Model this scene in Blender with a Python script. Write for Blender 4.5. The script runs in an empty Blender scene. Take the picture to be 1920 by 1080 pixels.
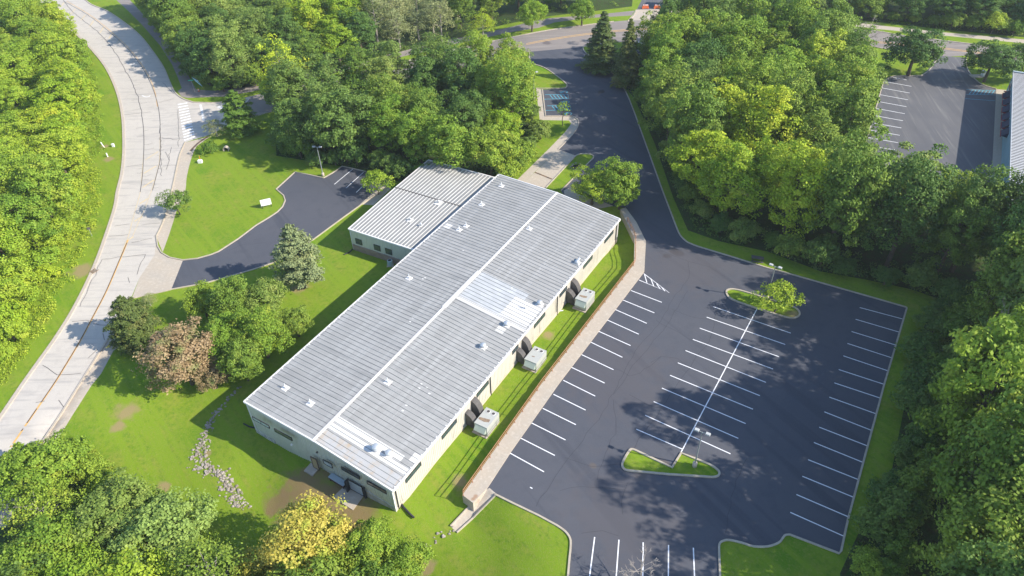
import bpy, math, random
import numpy as np
from mathutils import Vector, Matrix, geometry, noise
from mathutils.bvhtree import BVHTree
random.seed(7); rng = np.random.default_rng(7)
R = math.radians
scene = bpy.context.scene
COL = scene.collection

# ------------------------------------------------------------------ camera
F_PX, PITCH, ROLL, CAM_H = 1380.0, 0.7054859, -0.0252033, 73.5034
cp, sp, cr, sr = math.cos(PITCH), math.sin(PITCH), math.cos(ROLL), math.sin(ROLL)
FW = np.array([0, cp, -sp]); _u = np.array([0, sp, cp]); _r = np.array([1.0, 0, 0])
RT = _r * cr + _u * sr; UP = -_r * sr + _u * cr
CAM = np.array([0, 0, CAM_H])
cd = bpy.data.cameras.new('camera'); cam = bpy.data.objects.new('camera', cd); COL.objects.link(cam)
cd.sensor_width = 36; cd.lens = F_PX / 1920 * 36; cd.clip_start = 1; cd.clip_end = 3000
cam.matrix_world = Matrix(((RT[0], UP[0], -FW[0], 0), (RT[1], UP[1], -FW[1], 0), (RT[2], UP[2], -FW[2], CAM_H), (0, 0, 0, 1)))
scene.camera = cam
# ------------------------------------------------------------------ light
SUN_EL, SUN_AZ = R(34.3), R(-17.1)          # azimuth measured from +X, counter-clockwise
w = bpy.data.worlds.new('World'); scene.world = w; w.use_nodes = True
nt = w.node_tree; bg = nt.nodes['Background']
sky = nt.nodes.new('ShaderNodeTexSky'); sky.sky_type = 'NISHITA'; sky.sun_disc = False
sky.sun_elevation = SUN_EL; sky.sun_rotation = R(90) - SUN_AZ; sky.ozone_density = 2.2; sky.dust_density = .4
nt.links.new(sky.outputs[0], bg.inputs[0]); bg.inputs[1].default_value = 0.15
sd = bpy.data.lights.new('sun', 'SUN'); sun = bpy.data.objects.new('sun', sd); COL.objects.link(sun)
sd.energy = 4.4; sd.angle = R(0.6); sd.color = (1.0, 0.925, 0.80)
SD = Vector((math.cos(SUN_EL) * math.cos(SUN_AZ), math.cos(SUN_EL) * math.sin(SUN_AZ), math.sin(SUN_EL)))
sun.rotation_euler = SD.to_track_quat('Z', 'Y').to_euler(); sun.location = (60, -20, 120)
scene.view_settings.view_transform = 'Standard'; scene.view_settings.look = 'None'
scene.view_settings.exposure = 0.85; scene.view_settings.gamma = 1
scene.render.engine = 'CYCLES'

# ------------------------------------------------------------------ projection helpers
def up_(px, py, z=0.0):
    d = FW + (px - 960) / F_PX * RT - (py - 540) / F_PX * UP
    return CAM + d * ((z - CAM_H) / d[2])
def pix(P):
    d = np.asarray(P, float) - CAM; z = d @ FW
    return 960 + F_PX * (d @ RT) / z, 540 - F_PX * (d @ UP) / z
def smooth(t):
    t = max(0.0, min(1.0, t)); return t * t * (3 - 2 * t)

# ------------------------------------------------------------------ terrain height
PLAT = [(1000, -60, 14), (993, 60, 12), (980, 200, 10), (972, 335, 8), (1010, 352, 6), (1060, 372, 4), (1160, 384, 2.5),
        (1173, 390, 2.0), (1193, 417, 1.9), (1211, 453, 1.85), (1208, 510, 1.75), (1048, 720, 1.55), (960, 845, 1.5), (913, 917, 1.5),
        (928, 927, 3.5), (960, 943, 6), (1010, 967, 8), (1068, 1010, 9), (1065, 1080, 9), (1050, 1500, 9)]
PL = [(up_(a, b)[:2], wd) for a, b, wd in PLAT]
CTRL = [(358, 790, -4.0), (480, 808, -2.95), (741, 959, -1.05), (600, 880, -1.9), (655, 940, -2.1), (480, 950, -4.3), (250, 700, -3.2),
        (100, 750, -3.0), (170, 450, -2.6), (250, 250, -2.4), (420, 400, -2.6), (659, 468, -2.3), (595, 457, -2.45), (560, 560, -2.6),
        (430, 500, -2.6), (450, 690, -3.4), (600, 700, -2.6), (760, 1060, -4.0), (900, 1010, -2.4), (1000, 1080, -1.2), (1191, 495, -1.15),
        (1015, 720, -1.15), (870, 925, -1.2), (950, 720, -1.2), (1160, 455, -1.8), (820, 860, -1.15), (700, 330, -2.0), (800, 250, -1.2),
        (900, 300, -0.8), (200, 60, -1.8), (560, 150, -1.2), (0, 1000, -5.0), (300, 1000, -5.0), (600, 1080, -4.8), (720, 520, -2.3), (400, 200, -2.0)]
CW = np.array([list(up_(a, b, z)[:2]) + [z] for a, b, z in CTRL])
def hgt(x, y):
    best = 1e18; side = 1; wd = 1
    for i in range(len(PL) - 1):
        (a, wa), (b, wb) = PL[i], PL[i + 1]
        dx, dy = b[0] - a[0], b[1] - a[1]; L2 = dx * dx + dy * dy
        t = max(0, min(1, ((x - a[0]) * dx + (y - a[1]) * dy) / L2))
        ex, ey = x - a[0] - t * dx, y - a[1] - t * dy; d2 = ex * ex + ey * ey
        if d2 < best - 1e-9:
            best = d2; side = dx * (y - a[1]) - dy * (x - a[0]); wd = wa + (wb - wa) * t
    if side > 0: return 0.0
    T = smooth(math.sqrt(best) / wd)
    if T <= 0: return 0.0
    d2 = (CW[:, 0] - x) ** 2 + (CW[:, 1] - y) ** 2 + 4.0
    ww = d2 ** -1.6
    return T * float((ww * CW[:, 2]).sum() / ww.sum())
def G(px, py, dz=0.0):
    z = 0.0
    for _ in range(14):
        P = up_(px, py, z + dz); z = 0.5 * z + 0.5 * hgt(P[0], P[1])
    P = up_(px, py, z + dz); return np.array([P[0], P[1], z])

# ------------------------------------------------------------------ mesh helpers
class MB:
    def __init__(s): s.v = []; s.f = []; s.m = []
    def add(s, vs, fs, mi=0):
        o = len(s.v); s.v += [tuple(map(float, p)) for p in vs]; s.f += [tuple(i + o for i in f) for f in fs]; s.m += [mi] * len(fs)
    def box(s, c, size, rz=0.0, ax=None, mi=0, taper=1.0):
        c = np.array(c, float); sx, sy, sz = [q / 2 for q in size]
        if ax is None: ax = (np.array([math.cos(rz), math.sin(rz), 0]), np.array([-math.sin(rz), math.cos(rz), 0]), np.array([0, 0, 1.0]))
        P = []
        for k in (-1, 1):
            q = taper if k > 0 else 1
            for i, j in ((-1, -1), (1, -1), (1, 1), (-1, 1)):
                P.append(c + ax[0] * sx * i * q + ax[1] * sy * j * q + ax[2] * sz * k)
        s.add(P, [(3, 2, 1, 0), (4, 5, 6, 7), (0, 1, 5, 4), (1, 2, 6, 5), (2, 3, 7, 6), (3, 0, 4, 7)], mi)
    def tube(s, pts, rad, n=8, mi=0, caps=True):
        pts = [np.array(p, float) for p in pts]; rad = rad if hasattr(rad, '__len__') else [rad] * len(pts)
        rings = []
        for i, p in enumerate(pts):
            d = pts[min(i + 1, len(pts) - 1)] - pts[max(i - 1, 0)]; d = d / (np.linalg.norm(d) + 1e-9)
            a = np.cross(d, [0, 0, 1.0]) if abs(d[2]) < .9 else np.cross(d, [1.0, 0, 0]); a /= np.linalg.norm(a); b = np.cross(d, a)
            rings.append([p + rad[i] * (math.cos(2 * math.pi * k / n) * a + math.sin(2 * math.pi * k / n) * b) for k in range(n)])
        vs = [q for r in rings for q in r]; fs = []
        for i in range(len(pts) - 1):
            for k in range(n):
                k2 = (k + 1) % n; fs.append((i * n + k, (i + 1) * n + k, (i + 1) * n + k2, i * n + k2))
        if caps: fs += [tuple(range(n)), tuple(range(len(vs) - 1, len(vs) - n - 1, -1))]
        s.add(vs, fs, mi)
    def lathe(s, c, prof, n=16, mi=0):
        c = np.array(c, float); vs = []; fs = []
        for r, z in prof: vs += [c + [r * math.cos(2 * math.pi * k / n), r * math.sin(2 * math.pi * k / n), z] for k in range(n)]
        for i in range(len(prof) - 1):
            for k in range(n):
                k2 = (k + 1) % n; fs.append((i * n + k, i * n + k2, (i + 1) * n + k2, (i + 1) * n + k))
        fs += [tuple(range(n - 1, -1, -1)), tuple(len(prof) * n - n + k for k in range(n))]
        s.add(vs, fs, mi)
    def prism(s, poly, z0, z1, mi=0):
        n = len(poly); area = sum(poly[i][0] * poly[(i + 1) % n][1] - poly[(i + 1) % n][0] * poly[i][1] for i in range(n))
        if area < 0: poly = poly[::-1]
        vs = [(p[0], p[1], z0) for p in poly] + [(p[0], p[1], z1) for p in poly]
        fs = [(i, (i + 1) % n, n + (i + 1) % n, n + i) for i in range(n)]
        fs += [tuple(range(n, 2 * n)), tuple(range(n - 1, -1, -1))]
        s.add(vs, fs, mi)
    def build(s, name, mat, parent=None, smooth_=False, origin=None):
        me = bpy.data.meshes.new(name)
        if origin is not None:
            o_ = np.array(origin, float); s.v = [tuple(np.array(p) - o_) for p in s.v]
        me.from_pydata(s.v, [], s.f); 
        mats = mat if isinstance(mat, (list, tuple)) else [mat]
        for m_ in mats: me.materials.append(m_)
        if len(mats) > 1: me.polygons.foreach_set('material_index', s.m)
        if smooth_: me.polygons.foreach_set('use_smooth', [True] * len(me.polygons))
        me.update(); o = bpy.data.objects.new(name, me); COL.objects.link(o)
        if parent is not None: o.parent = parent
        elif origin is not None: o.location = origin
        return o
def tag(o, label=None, cat=None, group=None, kind=None):
    if label: o['label'] = label
    if cat: o['category'] = cat
    if group: o['group'] = group
    if kind: o['kind'] = kind
    return o
def empty(name, loc, label, cat, group=None, rz=0.0):
    o = bpy.data.objects.new(name, None); COL.objects.link(o); o.location = tuple(map(float, loc)); o.rotation_euler = (0, 0, rz)
    o.empty_display_size = .5
    return tag(o, label, cat, group)
def copy_tree(o, parent=None):
    c = o.copy(); COL.objects.link(c); c.parent = parent
    for ch in list(o.children): copy_tree(ch, c)
    return c

# ------------------------------------------------------------------ materials
def mat(name, base=(.5, .5, .5), rough=.8, metal=0.0, layers=(), bump=None, spec=.3, coord='Object'):
    """layers: (scale xyz or float, detail, lo, hi, colour) noise masks mixed over the base colour"""
    m = bpy.data.materials.new(name); m.use_nodes = True; t = m.node_tree; L = t.links.new
    b = t.nodes['Principled BSDF']; b.inputs['Roughness'].default_value = rough; b.inputs['Metallic'].default_value = metal
    b.inputs['Specular IOR Level'].default_value = spec; b.inputs['Base Color'].default_value = (*base, 1)
    tc = t.nodes.new('ShaderNodeTexCoord'); cur = None
    for i, (sc, det, lo, hi, colr) in enumerate(layers):
        mp = t.nodes.new('ShaderNodeMapping'); L(tc.outputs[coord], mp.inputs[0])
        rot = 0
        if isinstance(sc, tuple):
            if len(sc) == 4: rot = sc[3]
            mp.inputs['Scale'].default_value = sc[:3]
        else: mp.inputs['Scale'].default_value = (sc, sc, sc)
        mp.inputs['Location'].default_value = (i * 13.7, i * 7.3, i * 3.1)
        if rot:
            mp2 = t.nodes.new('ShaderNodeMapping'); L(tc.outputs[coord], mp2.inputs[0]); mp2.inputs['Rotation'].default_value = (0, 0, rot); L(mp2.outputs[0], mp.inputs[0])
        n = t.nodes.new('ShaderNodeTexNoise'); L(mp.outputs[0], n.inputs['Vector']); n.inputs['Scale'].default_value = 1; n.inputs['Detail'].default_value = det
        n.inputs['Roughness'].default_value = .6
        mr = t.nodes.new('ShaderNodeMapRange'); L(n.outputs[0], mr.inputs[0]); mr.inputs[1].default_value = lo; mr.inputs[2].default_value = hi
        mx = t.nodes.new('ShaderNodeMix'); mx.data_type = 'RGBA'; L(mr.outputs[0], mx.inputs[0])
        if cur is None: mx.inputs[6].default_value = (*base, 1)
        else: L(cur, mx.inputs[6])
        mx.inputs[7].default_value = (*colr, 1); cur = mx.outputs[2]
    if cur is not None: L(cur, b.inputs['Base Color'])
    if bump:
        n = t.nodes.new('ShaderNodeTexNoise'); L(tc.outputs[coord], n.inputs['Vector']); n.inputs['Scale'].default_value = bump[0]; n.inputs['Detail'].default_value = 3
        bp = t.nodes.new('ShaderNodeBump'); bp.inputs['Strength'].default_value = bump[1]; bp.inputs['Distance'].default_value = bump[2]; L(n.outputs[0], bp.inputs['Height']); L(bp.outputs[0], b.inputs['Normal'])
    return m
def patch(m, spots, colr, amt=.8):
    """irregular stains: spots = (x, y, radius) in world metres, noise-broken edge"""
    t = m.node_tree; L = t.links.new; b = t.nodes['Principled BSDF']; src = b.inputs['Base Color'].links[0].from_socket
    tc = t.nodes.new('ShaderNodeTexCoord'); n = t.nodes.new('ShaderNodeTexNoise'); n.inputs['Scale'].default_value = .55; n.inputs['Detail'].default_value = 6; L(tc.outputs['Object'], n.inputs['Vector'])
    for x, y, r in spots:
        sx = t.nodes.new('ShaderNodeSeparateXYZ'); L(tc.outputs['Object'], sx.inputs[0])
        cx = t.nodes.new('ShaderNodeCombineXYZ'); L(sx.outputs[0], cx.inputs[0]); L(sx.outputs[1], cx.inputs[1])
        d = t.nodes.new('ShaderNodeVectorMath'); d.operation = 'DISTANCE'; L(cx.outputs[0], d.inputs[0]); d.inputs[1].default_value = (x, y, 0)
        a = t.nodes.new('ShaderNodeMath'); a.operation = 'DIVIDE'; L(d.outputs['Value'], a.inputs[0]); a.inputs[1].default_value = r
        s_ = t.nodes.new('ShaderNodeMath'); s_.operation = 'MULTIPLY_ADD'; L(n.outputs[0], s_.inputs[0]); s_.inputs[1].default_value = 2.2; L(a.outputs[0], s_.inputs[2])
        mr = t.nodes.new('ShaderNodeMapRange'); L(s_.outputs[0], mr.inputs[0]); mr.inputs[1].default_value = 2.2; mr.inputs[2].default_value = 1.6; mr.inputs[3].default_value = 0; mr.inputs[4].default_value = amt
        mx = t.nodes.new('ShaderNodeMix'); mx.data_type = 'RGBA'; L(mr.outputs[0], mx.inputs[0]); L(src, mx.inputs[6]); mx.inputs[7].default_value = (*colr, 1); src = mx.outputs[2]
    L(src, b.inputs['Base Color'])

GR = (.165, .262, .017)
M_grass = mat('lawn_grass', GR, .95, layers=[(.05, 3, .35, .65, (.19, .26, .02)), (.35, 5, .48, .72, (.25, .265, .045)), (1.6, 6, .45, .75, (.10, .19, .014)), (.13, 5, .5, .66, (.11, .22, .012)),
              ((1.1, .04, .5, R(-38)), 2, .45, .6, (.175, .268, .018)), (5, 5, .5, .8, (.25, .265, .06))], bump=(9, .5, .08), spec=.1)
M_floor = mat('forest_floor', (.045, .05, .02), .95, layers=[(.4, 5, .4, .7, (.06, .06, .028)), (1.2, 5, .4, .6, (.04, .08, .018)), (5, 4, .5, .7, (.07, .12, .03))], bump=(3, .6, .15), spec=.1)
M_asph = mat('sealed_asphalt', (.076, .081, .100), .82, layers=[(.06, 4, .4, .68, (.094, .095, .110)), (.5, 5, .5, .8, (.068, .073, .090)), ((.35, .04, .3, R(-33)), 3, .5, .75, (.084, .087, .104)), ((.5, .025, .3, R(-33)), 2, .56, .66, (.066, .070, .087)), (14, 3, .5, .9, (.105, .108, .12))], bump=(20, .25, .01), spec=.3)
M_asph2 = mat('worn_asphalt', (.13, .128, .135), .9, layers=[((.5, .05, .3, R(8)), 5, .42, .7, (.10, .10, .11)), ((1.4, .06, .3, R(8)), 5, .55, .7, (.19, .185, .18)), (.08, 4, .45, .7, (.105, .106, .118))], bump=(15, .3, .01))
M_road = mat('pale_concrete_road', (.52, .475, .42), .85, layers=[(.05, 4, .35, .7, (.47, .43, .38)), (.8, 5, .5, .8, (.43, .39, .35)), (6, 4, .5, .85, (.56, .52, .47)), ((.12, 1.2, .3), 4, .52, .75, (.36, .335, .31))], bump=(12, .2, .01))
M_road2 = mat('brown_grey_asphalt', (.26, .225, .205), .88, layers=[(.08, 4, .35, .7, (.215, .19, .178)), ((.05, .7, .3), 4, .5, .7, (.30, .265, .24)), (3, 5, .5, .85, (.20, .18, .17))], bump=(12, .2, .01))
M_conc = mat('sidewalk_concrete', (.46, .39, .31), .85, layers=[(.3, 5, .4, .7, (.42, .37, .31)), (2.5, 5, .5, .8, (.56, .50, .42)), (10, 4, .55, .85, (.36, .32, .27))], bump=(20, .2, .01))
M_curb = mat('curb_concrete', (.46, .40, .31), .85, layers=[(1.2, 5, .4, .7, (.36, .31, .24)), (8, 4, .5, .85, (.55, .49, .40))])
M_white = mat('white_paint', (.80, .80, .82), .7, layers=[(3, 5, .55, .85, (.62, .62, .64))])
M_wornw = mat('worn_white_paint', (.72, .71, .70), .8, layers=[(1.5, 6, .45, .7, (.50, .48, .46))])
M_yel = mat('yellow_paint', (.68, .40, .13), .7, layers=[(1.5, 6, .45, .75, (.52, .34, .16))])
M_yel2 = mat('faded_yellow_paint', (.60, .48, .30), .7, layers=[(1.5, 6, .45, .75, (.46, .41, .33))])
M_blue = mat('blue_paint', (.10, .42, .55), .7, layers=[(3, 5, .5, .8, (.12, .33, .42))])
M_seal = mat('crack_sealant', (.12, .11, .105), .7)
M_crack = mat('hairline_crack', (.045, .047, .058), .9)
M_crack2 = mat('rusty_joint', (.19, .12, .07), .9, layers=[(1, 4, .4, .6, (.09, .07, .06))])
M_dirt = mat('bare_soil', (.22, .16, .09), .95, layers=[(1.5, 5, .4, .7, (.15, .11, .07)), (.7, 5, .5, .7, (.14, .18, .05))], bump=(10, .5, .05))

# ------------------------------------------------------------------ ground regions (pixel outlines of the photo, dropped on the terrain)
def cat(pts, n=4):
    out = []; P = [np.array(p, float) for p in pts]
    for i in range(len(P) - 1):
        p0, p1, p2, p3 = P[max(i - 1, 0)], P[i], P[i + 1], P[min(i + 2, len(P) - 1)]
        for k in range(n):
            t = k / n; out.append(tuple(.5 * (2 * p1 + (p2 - p0) * t + (2 * p0 - 5 * p1 + 4 * p2 - p3) * t * t + (3 * p1 - p0 - 3 * p2 + p3) * t ** 3)))
    out.append(tuple(P[-1])); return out
ROAD_L = cat([(10, -60), (72, 0), (110, 35), (143, 64), (173, 94), (197, 124), (213, 155), (224, 187), (230, 220), (232, 253), (232, 290), (228, 327), (220, 360), (215, 390), (200, 437), (182, 487), (160, 537), (132, 590), (100, 640), (70, 682), (43, 720), (0, 783), (-60, 866), (-160, 990)])
ROAD_R1 = cat([(120, -60), (160, 0), (200, 20), (233, 42), (263, 67), (287, 97), (307, 127), (318, 153), (328, 173), (343, 185), (363, 192)])
SIDE_N = cat([(363, 192), (417, 192), (480, 178), (560, 160), (700, 130), (850, 93), (960, 70), (1027, 57), (1100, 47), (1177, 38), (1260, 36), (1383, 40), (1500, 47), (1607, 55), (1653, 60), (1693, 67), (1783, 78), (1840, 85), (1920, 96), (2100, 120)], 3)
SIDE_S = cat([(347, 267), (356, 262), (375, 258), (395, 252), (430, 235), (500, 212), (600, 190), (740, 160), (880, 125), (950, 105), (993, 97)], 3)
SIDE_S2 = cat([(1093, 88), (1140, 80), (1205, 78), (1223, 70), (1260, 65), (1387, 66), (1500, 74), (1627, 86), (1653, 91), (1720, 100), (1752, 108)], 3)
ROAD_R2 = cat([(347, 267), (337, 290), (330, 320), (323, 353), (308, 410), (293, 443)])
ROAD_R3 = cat([(247, 556), (225, 598), (200, 640), (180, 672), (150, 720), (117, 773), (60, 860), (-20, 990)])
LAWN_R = cat([(417, 250), (393, 257), (380, 266), (367, 277), (357, 303), (350, 333), (347, 358), (333, 390), (326, 412), (317, 440), (305, 473)])
LOT_N = [(343, 488), (370, 485), (395, 478), (410, 472), (447, 448), (480, 423), (505, 408), (520, 398), (530, 388), (535, 376), (532, 367), (518, 355), (553, 323), (580, 328), (607, 334), (623, 325), (642, 312), (687, 322), (735, 338)]
LOT_S = [(715, 362), (700, 368), (680, 382), (640, 411), (587, 450), (545, 474), (510, 494), (480, 504), (440, 516), (383, 532), (343, 539), (321, 543)]
DRV_W = [(993, 97), (992, 118)] + cat([(992, 118), (1020, 127), (1043, 142), (1058, 154), (1063, 160), (1060, 165), (1050, 166)], 3)[1:]
DRV_W2 = [(1017, 168), (1023, 218), (1060, 218)] + cat([(1060, 218), (1074, 219), (1084, 226), (1083, 238), (1073, 253), (1060, 267), (1047, 280)], 3)[1:]
ISL_N = cat([(1080, 292), (1088, 289), (1103, 289), (1112, 292), (1112, 297), (1107, 302)], 3)
WALK_R = [(1173, 390), (1193, 417), (1211, 453), (1208, 510), (1048, 720), (960, 845), (913, 917)]
WALK_L = [(1163, 392), (1190, 448), (1189, 495), (1015, 720), (867, 928)]
LOT_SW = [(928, 927), (960, 943), (1010, 967), (1045, 986)] + cat([(1045, 986), (1060, 997), (1069, 1010), (1070, 1025), (1068, 1045)], 3)[1:] + [(1065, 1080), (1058, 1200), (1045, 1450)]
LOT_SE = [(1350, 1450), (1351, 1200), (1350, 1080), (1348, 1030)] + cat([(1348, 1030), (1349, 1020), (1355, 1015), (1367, 1013), (1390, 1018), (1413, 1025), (1440, 1025), (1460, 1018), (1467, 1010), (1472, 1004), (1481, 1003)], 3)[1:] + [(1573, 1038), (1577, 1033)]
LOT_E = [(1577, 1033), (1590, 973), (1658, 720), (1700, 578), (1698, 576)]
LOT_NE = [(1698, 576), (1460, 508), (1440, 503), (1373, 482), (1310, 463)] + cat([(1310, 463), (1297, 458), (1287, 453), (1275, 441), (1267, 423)], 3)[1:] + [(1243, 360), (1225, 310), (1207, 260)] + cat([(1207, 260), (1180, 187), (1160, 150), (1133, 123), (1110, 108), (1096, 97), (1093, 88)], 3)[1:]
NB = [(1657, 152), (1673, 143), (1727, 142), (1740, 130), (1754, 110), (1752, 104), (1812, 108), (1812, 125), (1822, 142), (1840, 158), (1868, 167), (1861, 300), (1856, 345), (1598, 345), (1623, 270)]
NBWALK = [(1868, 167), (1890, 169), (1884, 260), (1878, 345), (1857, 345), (1861, 300)]
ISL_A = cat([(1190, 844), (1183, 843), (1177, 850), (1168, 866), (1167, 875), (1172, 881), (1180, 883)], 3)[:-1] + [(1180, 883), (1255, 890)] + cat([(1320, 894), (1337, 895), (1347, 892), (1348, 885), (1340, 877), (1330, 871)], 3) + [(1277, 850), (1260, 877)]
ISL_B = cat([(1362, 546), (1363, 553), (1373, 562), (1405, 574), (1440, 585), (1470, 594), (1485, 597), (1496, 594), (1499, 587), (1490, 577), (1460, 567), (1427, 557), (1395, 547), (1377, 543), (1367, 543), (1362, 546)], 3)[:-1]
def region_main():
    return DRV_W + DRV_W2 + [(1080, 292)] + ISL_N[1:] + [(1052, 358), (1057, 366), (1120, 380)] + WALK_R + LOT_SW + LOT_SE + LOT_E[1:] + LOT_NE[1:]
REG = [  # name, material, outline, priority grows downwards
    ('forest_floor', M_floor, [(1120, 118), (1150, 137), (1190, 185), (1228, 270), (1262, 370), (1290, 432), (1347, 452), (1440, 472), (1540, 509), (1627, 525), (1707, 542), (1757, 559), (1733, 612), (1700, 740), (1673, 877), (1640, 937), (1600, 1020), (1575, 1075), (1600, 1500), (2700, 1500), (2500, 330), (1900, 345), (1598, 345), (1615, 290), (1640, 190), (1640, 120), (1600, 110), (1500, 97), (1400, 88), (1280, 88)]),
    ('forest_floor', M_floor, [(518, 240), (518, 292), (640, 312), (740, 338), (790, 345), (960, 335), (1000, 270), (998, 190), (975, 140), (900, 150), (740, 175), (560, 215)]),
    ('forest_floor', M_floor, [(265, -10), (300, 60), (345, 100), (366, 150), (420, 168), (480, 164), (560, 148), (700, 115), (850, 80), (880, 62), (950, 45), (1120, 20), (1185, 12), (1200, -160), (120, -160)]),
    ('forest_floor', M_floor, [(1250, 18), (1400, 20), (1530, 28), (1650, 42), (1770, 55), (1920, 70), (2200, 100), (2200, -60), (1250, -60)]),
    ('forest_floor', M_floor, [(-300, -70), (30, -20), (70, 25), (125, 90), (145, 150), (130, 250), (110, 340), (90, 440), (60, 540), (25, 620), (-20, 710), (-100, 860), (-500, 900)]),
    ('forest_floor', M_floor, [(-200, 1010), (0, 900), (120, 870), (200, 900), (260, 960), (340, 1010), (430, 1050), (540, 1080), (760, 1110), (900, 1200), (900, 1600), (-400, 1600)]),
    ('road', M_road, ROAD_L[::-1] + ROAD_R1 + [(375, 192), (385, 256)] + SIDE_S[:4][::-1] + ROAD_R2[1:] + [(290, 478), (262, 520)] + ROAD_R3),
    ('side_road', M_road2, SIDE_N[3:] + [(2100, 150), (1920, 119), (1812, 104)] + SIDE_S2[::-1] + SIDE_S[::-1][:-4] + [(385, 256)]),
    ('junction', M_road, [(363, 193), (417, 192), (470, 181), (440, 230), (395, 252), (375, 258), (347, 267), (340, 230)]),
 ('driveway_apron', M_conc, [(293, 443), (296, 462), (303, 474), (318, 483), (343, 488), (321, 543), (300, 548), (275, 553), (247, 560), (262, 520), (290, 478)]),
    ('junction_apron', M_conc, [(1177, 38), (1186, 28), (1192, 18), (1246, 17), (1249, 26), (1260, 33), (1275, 38)]),
    ('park_lane', M_asph2, [(1194, 18), (1208, -10), (1215, -60), (1255, -60), (1243, -10), (1244, 17)]),
    ('small_parking_lot', M_asph, LOT_N + LOT_S),
    ('sidewalk', M_conc, LAWN_R[1:] + [(293, 443)] + ROAD_R2[::-1][1:]),
    ('sidewalk', M_conc, [(222, 652), (213, 657), (190, 700), (172, 722), (135, 780), (80, 870), (10, 990), (-20, 990), (60, 860), (117, 773), (150, 720), (180, 672), (200, 640), (212, 620)]),
    ('footpath', M_road2, [(196, -20), (240, 20), (265, 45), (300, 85), (322, 120), (332, 142), (341, 165), (333, 171), (340, 181), (352, 184), (366, 183), (420, 181), (470, 172), (560, 152), (690, 122), (845, 84), (960, 60), (1010, 52), (1040, 42), (1100, 34), (1184, 29), (1190, 20), (1120, 27), (1030, 34), (960, 50), (845, 73), (690, 112), (560, 142), (470, 162), (400, 170), (368, 168), (358, 150), (345, 128), (325, 95), (300, 62), (262, 20), (225, -20)]),
    ('footpath', M_conc, [(1247, 20), (1400, 25), (1540, 35), (1653, 48), (1763, 60), (1920, 74), (2150, 100), (2150, 108), (1920, 81), (1763, 66), (1653, 55), (1540, 42), (1400, 32), (1256, 28)]),
    ('sidewalk', M_conc, [(1005, 166), (1017, 168), (1023, 218), (1060, 218)] + cat([(1060, 218), (1074, 219), (1084, 226), (1083, 238), (1073, 253), (1060, 267), (1047, 280)], 3)[1:] + [(1003, 322), (985, 340), (970, 352), (955, 348), (972, 335), (1030, 278), (1060, 247), (1071, 232), (1067, 226), (1012, 225)]),
    ('loading_ramp', M_conc, [(1047, 280), (1080, 292), (1023, 353), (1005, 372), (960, 352), (985, 340)]),
    ('parking_lot', M_asph, region_main()),
    ('parked_drive', M_asph2, [(1183, 79), (1207, 78), (1216, 100), (1190, 108)]),
    ('neighbour_parking_lot', M_asph2, NB),
    ('neighbour_sidewalk', M_conc, NBWALK),
    ('grass_island', M_grass, ISL_A), ('grass_island', M_grass, ISL_B),
    ('building_walk', M_conc, [(675, 383), (690, 370), (718, 350), (735, 352), (700, 385)]),
    ('concrete_pad', M_conc, [(1057, 357), (1066, 353), (1095, 368), (1130, 378), (1150, 386), (1120, 392), (1060, 372)]),
    ('drain_flume', M_conc, [(905, 926), (918, 915), (932, 927), (887, 972), (857, 999), (845, 987), (880, 950)]),
]
E2 = {'sidewalk': 1}
verts = []; edges = []; polys = []
for name, m, outline in REG:
    W = [G(*p)[:2] for p in outline]; polys.append(W); o = len(verts)
    verts += [Vector(q) for q in W]; edges += [(o + i, o + (i + 1) % len(W)) for i in range(len(W))]
for i in range(len(PL) - 1): pass
gx = list(np.arange(-110, 95, 3.0)); gy = list(np.arange(22, 235, 3.0))
for x in gx:
    for y in gy: verts.append(Vector((x + random.uniform(-.4, .4), y + random.uniform(-.4, .4))))
for x in np.arange(-600, 601, 50.0):
    for y in np.arange(-300, 901, 50.0):
        if not (-115 < x < 98 and 17 < y < 238): verts.append(Vector((x, y)))
res = geometry.delaunay_2d_cdt(verts, edges, [], 0, 1e-4)
cv, ce, cf = res[0], res[1], res[2]
HZ = [hgt(v[0], v[1]) for v in cv]
PB = [(np.array(W), np.array(W).min(0), np.array(W).max(0)) for W in polys]
def inside(P, x, y):
    c = False; n = len(P); j = n - 1
    for i in range(n):
        if (P[i][1] > y) != (P[j][1] > y) and x < (P[j][0] - P[i][0]) * (y - P[i][1]) / (P[j][1] - P[i][1]) + P[i][0]: c = not c
        j = i
    return c
buckets = {}
for f in cf:
    x = sum(cv[i][0] for i in f) / 3; y = sum(cv[i][1] for i in f) / 3; key = -1
    for k in range(len(PB) - 1, -1, -1):
        P, lo, hi = PB[k]
        if lo[0] <= x <= hi[0] and lo[1] <= y <= hi[1] and inside(P, x, y): key = k; break
    buckets.setdefault(key, []).append(f)
TB = BVHTree.FromPolygons([Vector((v[0], v[1], z)) for v, z in zip(cv, HZ)], [tuple(f) for f in cf])
def zt(x, y):
    h = TB.ray_cast(Vector((x, y, 50)), Vector((0, 0, -1)))
    return h[0][2] if h[0] is not None else 0.0
ground_objs = {}
for key, fs in buckets.items():
    used = {}; vv = []; ff = []
    for f in fs:
        g = []
        for i in f:
            if i not in used: used[i] = len(vv); vv.append((cv[i][0], cv[i][1], HZ[i]))
            g.append(used[i])
        a, b, c = [vv[i] for i in g]
        if (b[0] - a[0]) * (c[1] - a[1]) - (b[1] - a[1]) * (c[0] - a[0]) < 0: g = g[::-1]
        ff.append(tuple(g))
    mb = MB(); mb.v = vv; mb.f = ff; mb.m = [0] * len(ff)
    name, m = ('ground', M_grass) if key < 0 else REG[key][:2]
    o = mb.build(name, m); o['kind'] = 'structure'; me = o.data; me.polygons.foreach_set('use_smooth', [True] * len(me.polygons))
wp = lambda px, py: tuple(G(px, py)[:2])
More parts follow.
